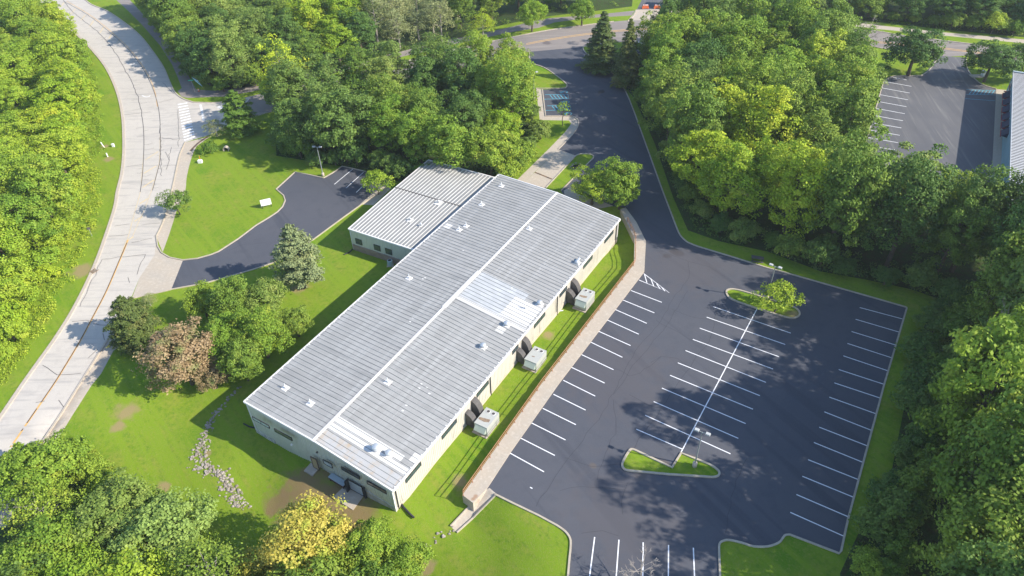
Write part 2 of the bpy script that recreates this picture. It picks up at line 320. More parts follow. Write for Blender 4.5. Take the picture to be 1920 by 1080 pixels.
patch(M_grass, [(*wp(585, 925), 4.6), (*wp(630, 952), 3.6), (*wp(560, 905), 3.0), (*wp(515, 945), 1.8), (*wp(675, 952), 3.0), (*wp(550, 950), 2.6)], (.23, .165, .08), .88)
patch(M_grass, [(*wp(1025, 628), 1.1), (*wp(800, 1068), 1.1), (*wp(560, 540), 1.6), (*wp(60 + 90, 508), 2.2), (*wp(235, 770), 1.8), (*wp(222, 800), 1.0), (*wp(305, 915), .9), (*wp(203, 298), 1.2), (*wp(195, 275), .9), (*wp(860, 905), 1.2), (*wp(1490, 592), 1.2), (*wp(390, 790 + 60), .6)], (.30, .22, .12), .8)
patch(M_road2, [(*wp(1025, 80), 1.2)], (.12, .10, .10), .8)
patch(M_asph, [(*wp(1265, 470), .9), (*wp(1250, 480), .7), (*wp(1275, 475), .8), (*wp(1127, 172), .9)], (.035, .03, .03), .8)
patch(M_asph, [(*wp(1180, 868), .9), (*wp(1245, 868), .8), (*wp(1300, 862), .8), (*wp(1200, 893), .7), (*wp(1112, 873), .5)], (.14, .11, .085), .6)
patch(M_asph, [(*wp(1150, 700), 9), (*wp(1180, 960), 8), (*wp(1290, 500), 7), (*wp(1120, 250), 6)], (.095, .089, .098), .6)
patch(M_conc, [(*wp(893, 945), .35), (*wp(889, 950), .3)], (.33, .20, .12), .8)

# ------------------------------------------------------------------ curbs
def ribbon(name, lines, width, z0, m, kind='structure', step=1.0, closed=False, fromworld=False, parent=None):
    mb = MB()
    for line in lines:
        P = [np.array(q, float) for q in line] if fromworld else [G(*q)[:2] for q in line]
        out = [P[0]]
        for a, b in zip(P[:-1], P[1:]):
            n = max(1, int(np.linalg.norm(b - a) / step)); out += [a + (b - a) * k / n for k in range(1, n + 1)]
        P = out; n = len(P); V = []
        for i in range(n):
            d = P[min(i + 1, n - 1)] - P[max(i - 1, 0)]; d = d / (np.linalg.norm(d) + 1e-9); nn = np.array([-d[1], d[0]]) * width / 2
            for s_ in (1, -1):
                q = P[i] + nn * s_; V.append((q[0], q[1], zt(*q) + z0))
        mb.add(V, [(2 * i + 1, 2 * i + 3, 2 * i + 2, 2 * i) for i in range(n - 1)])
    o = mb.build(name, m, parent)
    if parent is None: o['kind'] = kind
    return o
def curb(lines, m=M_curb, wd=.2, hh=.13, name='curb', closed=False):
    mb = MB()
    for line in lines:
        P = [G(*q)[:2] for q in line]
        if closed: P.append(P[0])
        out = [P[0]]
        for a, b in zip(P[:-1], P[1:]):
            n = max(1, int(np.linalg.norm(b - a) / 1.5)); out += [a + (b - a) * k / n for k in range(1, n + 1)]
        P = out; n = len(P); V = []
        for i in range(n):
            d = P[min(i + 1, n - 1)] - P[max(i - 1, 0)]; d = d / (np.linalg.norm(d) + 1e-9); nn = np.array([-d[1], d[0]]) * wd / 2
            zc = zt(*P[i])
            for s_, z in ((1, -.25), (1, hh), (-1, hh), (-1, -.25)):
                q = P[i] + nn * s_; V.append((q[0], q[1], zc + z))
        F = []
        for i in range(n - 1):
            for k in range(3): F.append((4 * i + k, 4 * i + k + 1, 4 * i + 5 + k, 4 * i + 4 + k))
        F += [(3, 2, 1, 0), (4 * n - 4, 4 * n - 3, 4 * n - 2, 4 * n - 1)]
        mb.add(V, F)
    o = mb.build(name, m); o['kind'] = 'structure'; return o
curb([ROAD_L], M_conc, .55, .12)
curb([ROAD_R1 + SIDE_N[1:4]], M_conc, .3)
curb([SIDE_N[9:][:18]], M_conc, .3)
curb([SIDE_N[28:]], M_conc, .3)
curb([[(1177, 40), (1188, 30), (1193, 20)], [(1247, 18), (1249, 26), (1262, 34), (1285, 37)]], M_curb, .25)
curb([[(347, 267)] + ROAD_R2[1:] + [(293, 443), (296, 462), (303, 474), (318, 483)] + LOT_N[:-1]], M_curb, .2)
curb([LOT_S], M_curb, .2)
curb([[(321, 543), (300, 548), (275, 553), (247, 560)] + ROAD_R3[1:]], M_conc, .3)
curb([SIDE_S[12:-2] + DRV_W + [(1005, 166)]], M_curb, .22)
curb([SIDE_S2[6:]], M_curb, .22)
curb([DRV_W2], M_conc, .22)
curb([[(1005, 372), (1023, 353), (1080, 292)] + ISL_N[1:] + [(1052, 358)]], M_curb, .2)
curb([LOT_SW], M_curb, .22); curb([LOT_SE + LOT_E[1:] + LOT_NE[1:]], M_curb, .22)
curb([ISL_A], M_curb, .25, .15, closed=True); curb([ISL_B], M_curb, .25, .15, closed=True)
curb([[(1623, 270), (1657, 152), (1673, 143), (1727, 142)] + cat([(1727, 142), (1742, 132), (1756, 112)], 3)[1:]], M_curb, .2)
curb([cat([(1812, 108), (1812, 125), (1822, 142), (1840, 158), (1868, 167)], 3)], M_curb, .2)

# ------------------------------------------------------------------ painted lines
ROW_E = [((1612, 576.7), (1691.7, 598)), ((1604.3, 598.7), (1685.7, 622.7)), ((1596.7, 621.7), (1679, 647)), ((1589, 644), (1672, 671)), ((1581.3, 667.3), (1664.7, 695.3)),
         ((1572.7, 693), (1657, 720.5)), ((1564.5, 718), (1651, 746.7)), ((1555, 744.7), (1642.7, 776)), ((1545.7, 772.3), (1634, 807)), ((1536, 801), (1626.7, 836.3)), ((1526, 829.7), (1618.7, 867.3)),
         ((1515.3, 862), (1609.3, 899.3)), ((1504.3, 893), (1600, 932.3)), ((1493.3, 927.3), (1591, 969.3)), ((1481.7, 960.7), (1581.7, 1005.3))]
ll = [(1183, 544.7), (1168.3, 562.7), (1154.3, 580.7), (1138.7, 600), (1122.7, 621.3), (1108, 641.7), (1090.7, 665), (1072, 689), (1056, 713), (1037.7, 739.3), (1017.7, 765.7), (997, 793.3), (976.7, 821.7), (957, 850), (934, 881)]
lr = [(1241, 567), (1227, 586.7), (1212.7, 606.3), (1197.7, 626.7), (1182.3, 648), (1167, 670), (1150.3, 693.3), (1133.7, 718.3), (1116, 742.7), (1098, 769), (1079.7, 796.3), (1060.3, 825), (1040.3, 854), (1020, 884.7), (998.3, 916)]
cl = [(1337.3, 575), (1325, 594.7), (1312, 615.3), (1299, 636.3), (1285.3, 657.3), (1271, 680.3), (1256.3, 703.7), (1241, 727.7), (1225.7, 753), (1209.7, 778.7), (1193, 804.7)]
crr = [(1482.7, 624.7), (1472.3, 646), (1460.7, 669), (1449.3, 692), (1436, 717), (1424.7, 742), (1411.7, 767.3), (1398, 794.3), (1384.3, 822), (1369.7, 851)]
ribbon('parking_lines', list(ROW_E), .13, .012, M_white, step=3)
ribbon('parking_lines', [(a, b) for a, b in zip(ll, lr)], .13, .012, M_white, step=3)
ribbon('parking_lines', [(a, b) for a, b in zip(cl, crr)] + [(cl[10], (1279, 842))], .13, .012, M_white, step=3)
ribbon('parking_lines', [((1419, 580), (1277, 848))], .13, .018, M_white, step=3)
ribbon('parking_lines', [((1115, 1007), (1103, 1100)), ((1160.5, 1012), (1154, 1100)), ((1206, 1017), (1205, 1100)), ((1253.5, 1022), (1253, 1100)), ((1300, 1027), (1303, 1100))], .13, .012, M_white, step=3)
ribbon('hatched_bay_lines', [((1198, 525), (1255, 549), (1207, 513)), ((1208, 513), (1213, 530)), ((1220, 522), (1226, 537)), ((1231, 532), (1238, 542)), ((1240, 538), (1247, 546))], .13, .012, M_white, step=3)
ribbon('parking_lines', [((661.7, 317), (627, 345.7)), ((681.7, 323), (649, 352.7)), ((700, 330), (668, 361))], .13, .02, M_white, step=1)
ribbon('accessible_bay_lines', [((1022, 177.5), (1065, 177.5), (1066, 185), (1019, 186)), ((1026, 198.5), (1069, 197.5), (1071, 206), (1022, 207))] +
       [((1031 + k * 6.5, 178), (1037 + k * 6.5, 185)) for k in range(5)] + [((1035 + k * 6.5, 198.5), (1041 + k * 6.5, 206)) for k in range(5)], .14, .012, M_blue, step=3)
# wheelchair marks: ring with back and head
def wheelchair(px, py, s=1.0):
    c = G(px, py)[:2]; a = np.array([1, 0.02]); b = np.array([0, 1.0]); L = []
    L.append([c + .55 * s * (math.cos(t) * a + math.sin(t) * b) for t in np.linspace(R(-60), R(230), 12)])
    L.append([c + a * -.1 * s + b * .1 * s, c + a * -.8 * s + b * .1 * s, c + a * -1.3 * s + b * .1 * s]); L.append([c + a * -.5 * s + b * .1, c + a * -.5 * s + b * .5])
    L.append([c + a * -.8 * s + b * .1, c + a * -.9 * s + b * -.6]); return L
ribbon('wheelchair_marking', wheelchair(1059, 172.5) + wheelchair(1062.5, 191) + wheelchair(1067, 213), .14, .012, M_blue, step=5, fromworld=True)
# zebra crossing
A0, A1, B0, B1 = np.array((333, 194.)), np.array((346, 266.)), np.array((351, 191.)), np.array((366, 259.))
ribbon('zebra_crossing', [(tuple(A0 + (A1 - A0) * (k + .4) / 14), tuple(B0 + (B1 - B0) * (k + .4) / 14)) for k in range(14)], .48, .012, M_white, step=1)
ribbon('stop_line', [((376, 196), (382, 226))], .5, .012, M_wornw, step=1)
# neighbour lot
ribbon('neighbour_parking_lines', [((1657 - k * 4.3 + .2 * k * 0, 152.5 + k * 12.1 + k * k * .12), (1709 - k * 3.15, 162 + k * 12.4 + k * k * .1)) for k in range(10)] + [((1674, 145), (1700, 150))], .15, .012, M_white, step=3)
ribbon('neighbour_accessible_lines', [((1812, 168), (1866, 170)), ((1812, 177), (1866, 178)), ((1810, 185), (1866, 189))] + [((1817 + 7 * k, 177), (1823 + 7 * k, 169)) for k in range(7)], .13, .012, M_blue, step=3)
# road centre lines
YL = [(960, 87), (1027, 74), (1100, 63), (1193, 54), (1277, 51), (1367, 52), (1490, 58), (1620, 75), (1667, 80), (1740, 86), (1787, 92), (1820, 96), (1920, 110)]
YLs = cat([(880, 104)] + YL, 4)
ribbon('centre_line', [YLs, [(x, y + 2.1) for x, y in YLs]], .22, .02, M_yel, step=2)
CRK = cat([(120, 3), (165, 28), (205, 60), (240, 92), (262, 120), (277, 145), (288, 170), (296, 197), (300, 225), (301, 262), (300, 300), (293, 330), (286, 357)])
CRK2 = cat([(118, 0), (140, 25), (185, 62), (212, 92), (234, 130), (250, 160), (262, 195), (268, 230), (270, 262), (269, 300), (267, 330), (263, 360)])
ribbon('lane_line', [cat([(125, 2), (167, 27), (207, 58), (243, 92), (265, 120), (280, 145), (290, 170), (295, 200)])], .13, .016, M_yel, step=2)
ribbon('lane_line', [cat([(300, 255), (299, 300), (291, 335), (283, 360), (270, 395), (262, 412), (248, 445)]), cat([(269, 290), (266, 330), (263, 360), (255, 390), (248, 415), (240, 445), (225, 480)])], .12, .016, M_yel2, step=2)
ribbon('chevron_line', [((a, b), (c, d)) for a, b, c, d in [(272, 300, 297, 284), (270, 325, 293, 311), (267, 352, 289, 337), (262, 382, 278, 372), (252, 415, 267, 406), (240, 450, 250, 444), (115, 12, 120, 5), (133, 26, 141, 17), (152, 38, 160, 28), (168, 50, 176, 38), (187, 62, 195, 50), (204, 72, 211, 62), (218, 82, 226, 74)]], .35, .014, M_yel2, step=1)
ribbon('centre_line', [cat([(240, 450), (225, 487), (200, 545), (175, 593), (150, 640), (120, 690), (100, 722), (60, 780), (20, 838)])], .28, .016, M_yel, step=2)
ribbon('turn_arrow', [cat([(237, 119), (243, 121), (250, 121), (253, 118)], 3), cat([(266, 179), (272, 181.5), (278, 181.5), (282, 179)], 3)], .3, .014, M_wornw, step=.5)
ribbon('turn_arrow', [cat([(408, 201), (420, 204), (430, 209)], 3), [(408, 201), (416, 199)]], .6, .014, M_wornw, step=.5)
def wander(line, amp=.18, seg=1.2):
    P = [G(*q)[:2] for q in line]; out = []
    for a, b in zip(P[:-1], P[1:]):
        n = max(1, int(np.linalg.norm(b - a) / seg)); out += [a + (b - a) * k / n + rng.normal(0, amp, 2) * (k > 0) for k in range(n)]
    return out + [P[-1]]
wj = []
for base in (CRK, CRK2):
    P = [G(*q)[:2] for q in base]
    for a, b in zip(P[:-1], P[1:]):
        if random.random() < .62:
            d = (b - a) / np.linalg.norm(b - a); nn = np.array([-d[1], d[0]]); L_ = random.uniform(.6, 2.2) * random.choice((-1, 1, 1))
            if base is CRK: L_ *= .5
            wj.append([a, a + nn * L_ * .5 + d * random.uniform(-.2, .4), a + nn * L_])
ribbon('crack_sealant', [wander(CRK, .07), wander(CRK2, .1)], .13, .022, M_seal, step=3, fromworld=True)
ribbon('crack_sealant', wj, .06, .024, M_seal, step=3, fromworld=True)
tj = [((233, 215), (262, 213)), ((215, 137), (238, 133)), ((190, 74), (200, 68)), ((237, 313), (268, 308)), ((305, 155), (326, 176)), ((298, 193), (325, 185)), ((303, 258), (333, 262)), ((305, 312), (332, 310)),
      ((215, 424), (243, 420)), ((193, 486), (272, 477)), ((247, 455), (285, 447)), ((135, 603), (200, 600)), ((265, 422), (300, 418)), ((204, 443), (240, 440)), ((80, 685), (107, 703)), ((107, 703), (152, 700)), ((175, 606), (203, 610)), ((183, 655), (165, 672)), ((193, 625), (196, 638)), ((67, 755), (84, 752)), ((110, 750), (120, 764)), ((310, 285), (318, 300)), ((318, 300), (312, 318)), ((322, 276), (316, 300)), ((300, 240), (303, 330)), ((192, 486), (150, 575)), ((273, 477), (257, 515)), ((334, 205), (335, 275)), ((240, 520), (243, 530))]
ribbon('crack_sealant', [wander(q, .13, 1.0) for q in tj], .08, .026, M_seal, step=3, fromworld=True)
ribbon('rusty_joint', [wander(cat([(238, 455), (223, 490), (198, 548), (173, 596), (148, 643), (119, 691), (98, 724), (40, 808)]), .05)], .16, .02, M_crack2, step=3, fromworld=True)
ribbon('rusty_joint', [wander(cat([(357, 283), (372, 268), (390, 256)]), .05)], .5, .02, M_crack2, step=3, fromworld=True)
hc = [[(1240, 470), (1290, 490), (1292, 520), (1262, 560), (1240, 600), (1190, 660), (1160, 715), (1140, 760)], [(1260, 580), (1300, 595), (1340, 600)], [(1140, 760), (1110, 800), (1065, 860), (1040, 895), (1005, 950)], [(1060, 858), (1110, 875), (1170, 870)], [(1050, 920), (1090, 912), (1140, 915), (1172, 918)], [(1177, 905), (1165, 940), (1168, 965)], [(1220, 680), (1240, 668), (1270, 672), (1320, 700)], [(1150, 690), (1180, 705), (1200, 700), (1240, 668)], [(1180, 740), (1215, 760), (1260, 772)], [(1090, 1000), (1130, 995), (1160, 1005)], [(1120, 900), (1135, 850), (1155, 800), (1150, 750)], [(1360, 1000), (1380, 900), (1400, 860)], [(1290, 490), (1330, 500), (1360, 520)], [(1230, 600), (1300, 640)], [(430, 470), (450, 460), (500, 455)], [(1350, 560), (1330, 640), (1270, 720), (1215, 800), (1180, 850)], [(1290, 545), (1250, 610), (1205, 665), (1150, 740)]]
ribbon('hairline_crack', [wander(q, .12, 1.1) for q in hc], .035, .008, M_crack, step=3, fromworld=True)
sq = []
for k in range(9): sq.append([(1199 - 17.2 * k, 478 + 0 * k) if 0 else (0, 0), (0, 0)])
# walk expansion joints
def lerp(a, b, t): return (a[0] + (b[0] - a[0]) * t, a[1] + (b[1] - a[1]) * t)

# ------------------------------------------------------------------ raised walkway
WR = [G(*q)[:2] for q in WALK_R]; WL = [up_(*q, 0.12)[:2] for q in WALK_L]
WLx = [WL[0], WL[0] + (WL[1] - WL[0]) * .5, WL[1], WL[2], WL[3], WL[3] + (WL[4] - WL[3]) * .55, WL[4]]
END = up_(887, 943, .12)[:2]
mb = MB(); top = []
poly = WR + [END] + WL[::-1]
mb.prism([(p[0], p[1]) for p in poly], -1.9, .12)
o = mb.build('raised_walkway', M_conc); o['kind'] = 'structure'
jm = MB(); 
def seg_pts(P, n):
    L = [0]; 
    for a, b in zip(P[:-1], P[1:]): L.append(L[-1] + np.linalg.norm(b - a))
    out = []
    for k in range(n + 1):
        s_ = L[-1] * k / n; i = max(j for j in range(len(L)) if L[j] <= s_ + 1e-9); i = min(i, len(P) - 2); out.append(P[i] + (P[i + 1] - P[i]) * (s_ - L[i]) / (L[i + 1] - L[i]))
    return out
LA, LB = [WL[2], WL[4]], [WR[3], WR[6]]
for k in range(1, 36):
    a = LA[0] + (LA[1] - LA[0]) * k / 36; d = (LA[1] - LA[0]); d /= np.linalg.norm(d); nn = np.array([-d[1], d[0]]) * (-1 if (WR[4] - WL[3]) @ np.array([-d[1], d[0]]) < 0 else 1)
    q = [a + nn * .02, a + nn * 1.6]; jm.add([(*(q[0] + d * .015), .1235), (*(q[1] + d * .015), .1235), (*(q[1] - d * .015), .1235), (*(q[0] - d * .015), .1235)], [(0, 1, 2, 3)])
o = jm.build('walkway_joints', M_curb); o['kind'] = 'structure'
M_rail = mat('rusty_red_rail', (.44, .22, .12), .6, .2, layers=[(2, 5, .4, .7, (.42, .22, .12))])
rail = empty('walkway_railing', (*WL[3], .12), 'long rusty brown two bar railing along the raised walkway edge', 'railing')
def inset(P, Q, s_): return P
base = np.array([*WL[3], .12])
path = [WL[1] + (WL[0] - WL[1]) * .55, WL[1], WL[2], WL[3], WL[4]]
ctr = sum(WR) / len(WR)
def offs(P, d_):
    out = []
    for i, p in enumerate(P):
        t = P[min(i + 1, len(P) - 1)] - P[max(i - 1, 0)]; t /= np.linalg.norm(t); nn = np.array([-t[1], t[0]])
        if nn @ np.array([.85, -.53]) < 0: nn = -nn
        out.append(p + nn * d_)
    return out
path = offs(path, .12)
for hz in (.55, 1.02):
    mb = MB(); mb.tube([(p[0] - base[0], p[1] - base[1], hz) for p in path], .045, 6); mb.build('rail_bar', M_rail, rail)
tot = sum(np.linalg.norm(b - a) for a, b in zip(path[:-1], path[1:]))
pm = MB(); pm.tube([(0, 0, 0), (0, 0, 1.03)], .035, 6); pm.box((0, 0, .01), (.14, .14, .02)); first = None
for p in seg_pts(path, 30):
    if first is None: first = pm.build('rail_post', M_rail, rail); q = first
    else: q = first.copy(); COL.objects.link(q); q.parent = rail
    q.location = (p[0] - base[0], p[1] - base[1], 0)

exec_marker = 0
# ------------------------------------------------------------------ main building
EV = 3.0
FL, FR, BR, BL = [up_(a, b, EV) for a, b in ((457, 753), (737, 921), (1163, 411), (935, 327))]
FL, FR, BR, BL = [np.array(p) for p in (FL, FR, BR, BL)]
LU = (BR - FR) / np.linalg.norm(BR - FR); LN = np.array([LU[1], -LU[0], 0]); SU = (FL - FR) / np.linalg.norm(FL - FR)
RIDGE = .6
def roofpt(s, t, dz=0.0):            # s: front -> back, t: left eave -> right eave
    a = FL + (FR - FL) * t; b = BL + (BR - BL) * t; p = a + (b - a) * s
    return p + np.array([0, 0, RIDGE * (1 - abs(2 * t - 1)) + dz])
def roofst(px, py):
    z = EV + .3
    for _ in range(6):
        P = up_(px, py, z); s, t = .5, .5
        for _ in range(25):
            q = roofpt(s, t); e = P[:2] - q[:2]; d1 = (roofpt(s + .01, t) - q)[:2] / .01; d2 = (roofpt(s, t + .01 if t < .5 else t - .01) - q)[:2] / (.01 if t < .5 else -.01)
            ds = np.linalg.solve(np.array([d1, d2]).T, e); s += ds[0]; t += ds[1]
        z = roofpt(s, t)[2]
    return s, t
M_roof = mat('galvanised_roof', (.315, .31, .298), .6, .0, layers=[(.12, 4, .35, .7, (.36, .354, .342)), ((.05, 1.1, .5, R(-58)), 4, .5, .68, (.405, .40, .39)), ((1.2, .12, .5, R(-58)), 4, .52, .7, (.27, .268, .262)), ((.08, .9, .5, R(32)), 4, .55, .7, (.375, .37, .36)), (.6, 5, .5, .75, (.37, .365, .355)), (2.5, 5, .58, .8, (.29, .29, .29))])
M_roofw = mat('white_roof_panel', (.66, .645, .62), .55, .0, layers=[(.5, 5, .5, .75, (.62, .60, .57)), ((.6, 2.5, .5, R(-58)), 5, .6, .75, (.60, .52, .43))])
M_roofg = mat('coated_roof_panel', (.46, .47, .475), .5, .05, layers=[(.6, 5, .45, .75, (.58, .59, .60))])
M_rib = mat('roof_rib', (.275, .275, .27), .5, .05, layers=[(.4, 5, .45, .7, (.46, .46, .46))])  # ribs toned darker than the sheets, standing in for their thin cast shadows
M_wall = mat('cream_metal_siding', (.54, .505, .445), .6, layers=[(.3, 5, .45, .75, (.49, .455, .40)), ((3, 3, .3), 5, .55, .8, (.38, .35, .31)), ((1.2, 1.2, .12), 4, .58, .7, (.34, .31, .27))])
M_wall_shade = mat('shade_lifted_siding', (.62, .615, .52), .6, layers=[(.3, 5, .45, .75, (.56, .56, .47)), ((2, 2, .25), 5, .55, .75, (.46, .46, .36))])  # cream siding lightened in colour for bounced light on shaded walls; pale green wing too
M_trim = mat('white_trim', (.74, .72, .70), .5, layers=[(1.5, 5, .5, .75, (.60, .56, .54))])
M_found = mat('foundation_concrete', (.50, .45, .39), .9, layers=[(1.0, 5, .4, .7, (.52, .40, .29))])
M_glass = mat('window_glass', (.05, .08, .09), .12, 0, spec=.6)
M_glassl = mat('light_window', (.45, .52, .55), .25, 0, spec=.5)
M_dark = mat('dark_metal', (.045, .045, .05), .6, .3)
M_duct = mat('duct_grey', (.085, .08, .08), .75, .1, layers=[(1.5, 4, .4, .7, (.12, .11, .105))])
M_brick = mat('brick_base', (.34, .25, .20), .9, layers=[((1.5, 1.5, 6), 4, .45, .6, (.26, .19, .155)), (1, 4, .5, .8, (.30, .27, .22))])
bld = empty('long_metal_building', ((FL + FR + BL + BR) / 4 * [1, 1, 0] + [0, 0, -1.5]), 'long low metal building with grey ribbed gable roof and cream siding', 'building')
BO = np.array(bld.location)
def bbuild(mb, name, m, parent=bld, sm=False):
    mb.v = [tuple(np.array(p) - BO) for p in mb.v]; return mb.build(name, m, parent, sm)
def corr_wall(A, B, zb, ztopf, inset_=.25, pitch=.34, dep=.045, nrm=None):
    """ribbed siding from A to B (xy), ztopf(t) gives the top height"""
    mb = MB(); A = np.array(A[:2]); B = np.array(B[:2]); L = np.linalg.norm(B - A); d = (B - A) / L; n = nrm[:2] / np.linalg.norm(nrm[:2]); pts = []
    k = 0; x = 0
    while x < L:
        for dx, o_ in ((0, 0), (pitch * .62, 0), (pitch * .72, dep), (pitch * .9, dep)):
            if x + dx < L: pts.append((x + dx, o_))
        x += pitch
    pts.append((L, 0)); V = []
    for x, o_ in pts:
        q = A + d * x + n * o_; V += [(q[0], q[1], zb), (q[0], q[1], ztopf(x / L))]
    mb.add(V, [(2 * i, 2 * i + 2, 2 * i + 3, 2 * i + 1) for i in range(len(pts) - 1)]); return mb
INS = .3
cFL, cFR, cBR, cBL = FL - SU * INS + LU * .1, FR + SU * INS + LU * .1, BR + SU * INS - LU * .1, BL - SU * INS - LU * .1
gab = lambda t: EV - .12 + RIDGE * (1 - abs(2 * t - 1))
def gab_s(t): return gab(t)
bbuild(corr_wall(cFL, cFR, -5, gab, nrm=-LU), 'wall', M_wall_shade)
bbuild(corr_wall(cFR, cBR, -5, lambda t: EV - .1, nrm=LN), 'wall', M_wall)
bbuild(corr_wall(cBR, cBL, -5, gab, nrm=LU), 'wall', M_wall)
bbuild(corr_wall(cBL, cFL, -5, lambda t: EV - .1, nrm=SU), 'wall', M_wall_shade)
# corner trims
for c in (cFL, cFR, cBR, cBL):
    mb = MB(); mb.box((c[0], c[1], -1.0), (.16, .16, 7.8), ax=(LU, SU, np.array([0, 0, 1.]))); bbuild(mb, 'corner_trim', M_trim)
# roof sheets
mb = MB(); n = 87
for (t0, t1) in ((0, .5), (.5, 1)):
    for k in range(n):
        a, b, c, d = roofpt(k / n, t0), roofpt(k / n, t1), roofpt((k + 1) / n, t1), roofpt((k + 1) / n, t0); mb.add([a, b, c, d], [(0, 1, 2, 3)])
q = [roofpt(0, 0), roofpt(0, .5), roofpt(0, 1), roofpt(1, 1), roofpt(1, .5), roofpt(1, 0)]
for i in range(6):
    a, b = q[i], q[(i + 1) % 6]; dn = np.array([0, 0, -.14]); mb.add([a, b, b + dn, a + dn], [(0, 3, 2, 1)])
mb.add([p + [0, 0, -.14] for p in (q[0], q[1], q[4], q[5])], [(3, 2, 1, 0)]); mb.add([p + [0, 0, -.14] for p in (q[1], q[2], q[3], q[4])], [(3, 2, 1, 0)])
roof = bbuild(mb, 'roof', M_roof)
mb = MB()
for k in range(1, n):
    for t0, t1 in ((.004, .494), (.506, .996)):
        a, b = roofpt(k / n, t0), roofpt(k / n, t1); u = LU
        V = []
        for p in (a, b):
            for du, dz in ((-.035, .002), (-.02, .07), (.02, .07), (.035, .002)): V.append(p + u * du + [0, 0, dz])
        mb.add(V, [(0, 4, 5, 1), (1, 5, 6, 2), (2, 6, 7, 3), (0, 1, 2, 3), (7, 6, 5, 4)])
bbuild(mb, 'roof_rib', M_rib, roof)
def strip3(P0, P1, wdir, wd, z0, z1, mb):
    V = []
    for p in (P0, P1):
        for s_, z in ((-1, z0), (-1, z1), (1, z1), (1, z0)): V.append(p + wdir * wd * s_ + [0, 0, z])
    mb.add(V, [(0, 4, 5, 1), (1, 5, 6, 2), (2, 6, 7, 3), (0, 1, 2, 3), (7, 6, 5, 4)])
mb = MB(); strip3(roofpt(-.002, .5), roofpt(1.002, .5), SU, .16, .0, .09, mb); bbuild(mb, 'ridge_cap', M_trim, roof)
for a, b, wdr in ((roofpt(0, 0), roofpt(0, .5), LU), (roofpt(0, .5), roofpt(0, 1), LU), (roofpt(1, 0), roofpt(1, .5), LU), (roofpt(1, .5), roofpt(1, 1), LU)):
    mb = MB(); strip3(a, b, wdr, .09, -.2, .085, mb); bbuild(mb, 'rake_trim', M_trim, roof)
mb = MB(); strip3(roofpt(0, 0) + SU * .09 * 0 + [0, 0, 0], roofpt(1, 0), SU, .1, -.16, .035, mb); strip3(roofpt(0, 1), roofpt(1, 1), SU, .1, -.16, .03, mb)
for k in range(60):
    for t in (.004, .996):
        mb.box(roofpt((k + .5) / 60, t, .05), (.18, .3, .05), ax=(LU, SU, np.array([0, 0, 1.])))
bbuild(mb, 'gutter', M_trim, roof)
def roof_patch(s0, s1, t0, t1, m, dz=.012, name='roof_panel'):
    mb = MB(); mb.add([roofpt(s0, t0, dz), roofpt(s0, t1, dz), roofpt(s1, t1, dz), roofpt(s1, t0, dz)], [(0, 1, 2, 3)]); return bbuild(mb, name, m, roof)
s1_, _ = roofst(632, 782); s0_, _ = roofst(612, 802)
roof_patch(s0_ + .002, s0_ + (s1_ - s0_) * .52, .505, .99, M_roofw); roof_patch(s0_ + (s1_ - s0_) * .6, s1_ + .004, .505, .93, M_roofw, .014)
roof_patch(.005, s0_ - .002, .506, .99, mat('stained_roof_panel', (.50, .49, .475), .5, .2, layers=[((.35, .9, .5, R(-58)), 5, .5, .72, (.52, .40, .27)), (1, 5, .5, .8, (.56, .55, .54))]))
sa, _ = roofst(838, 580); sb, _ = roofst(905, 512); sc, _ = roofst(860, 558); sd_, _ = roofst(930, 490)
roof_patch(sa, sb, .485, .4999, M_roofw, .1); roof_patch(sa, sb, .5001, .515, M_roofw, .1)
roof_patch(sc - .006, sc + .006, .515, .99, M_roofw, .03); roof_patch(sc + .008, sb + .004, .515, .86, M_roofg)
roof_patch(sc + .01, sb - .02, .80, .985, M_roofw, .016)
for px, py in ((777, 862), (777, 916 - 40)): pass
M_vent = mat('galvanised_vent', (.62, .64, .66), .35, .5)
def roofvent(px, py, kind):
    s, t = roofst(px, py); P = roofpt(s, t); ax = (LU, SU, np.array([0, 0, 1.]))
    b = MB(); b.box(P + [0, 0, .03], (.9, .95, .07), ax=ax, taper=.93); v = bbuild(b, 'roof_vent', M_trim, roof)
    b = MB()
    if kind == 'turbine':
        b.lathe(P, [(.30, .05), (.30, .35), (.24, .38), (.24, .45), (.44, .55), (.50, .72), (.40, .92), (.15, 1.0)], 14)
    elif kind == 'cap':
        b.lathe(P, [(.25, .05), (.25, .4), (.42, .42), (.42, .55), (.18, .68)], 12)
    elif kind == 'hood':
        b.box(P + [0, 0, .28], (.8, .7, .5), ax=ax, taper=.7); b.tube([P + LU * .3 + [0, 0, .3], P + LU * .75 + [0, 0, .42], P + LU * .9 + [0, 0, .25]], .17, 8)
    else:
        b.tube([P + [0, 0, .02], P + [0, 0, .5]], [.16, .07], 8); b.tube([P + [0, 0, .4], P + LU * .1 + SU * .1 + [0, 0, .75]], .06, 7)
    bbuild(b, 'vent_cap', M_vent, v, True)
for px, py, k in [(706, 845, 'turbine'), (729, 853, 'cap'), (906, 651, 'cap'), (950, 610, 'cap'), (985, 579, 'pipe'), (1082, 493, 'hood'), (535, 728, 'pipe'), (582, 757, 'pipe'), (767, 522, 'pipe'),
                  (727, 717, 'pipe'), (874, 424, 'pipe'), (861, 431, 'pipe'), (903, 384, 'pipe'), (940, 349, 'pipe'), (992, 429, 'pipe'), (1012, 571, 'cap')]: roofvent(px, py, k)
for px, py in ((840, 424), (939, 618), (780, 860), (1010, 574)):
    s, t = roofst(px, py); roof_patch(s - .01, s + .01, t - .025, t + .025, M_roofw, .02, 'roof_patch')
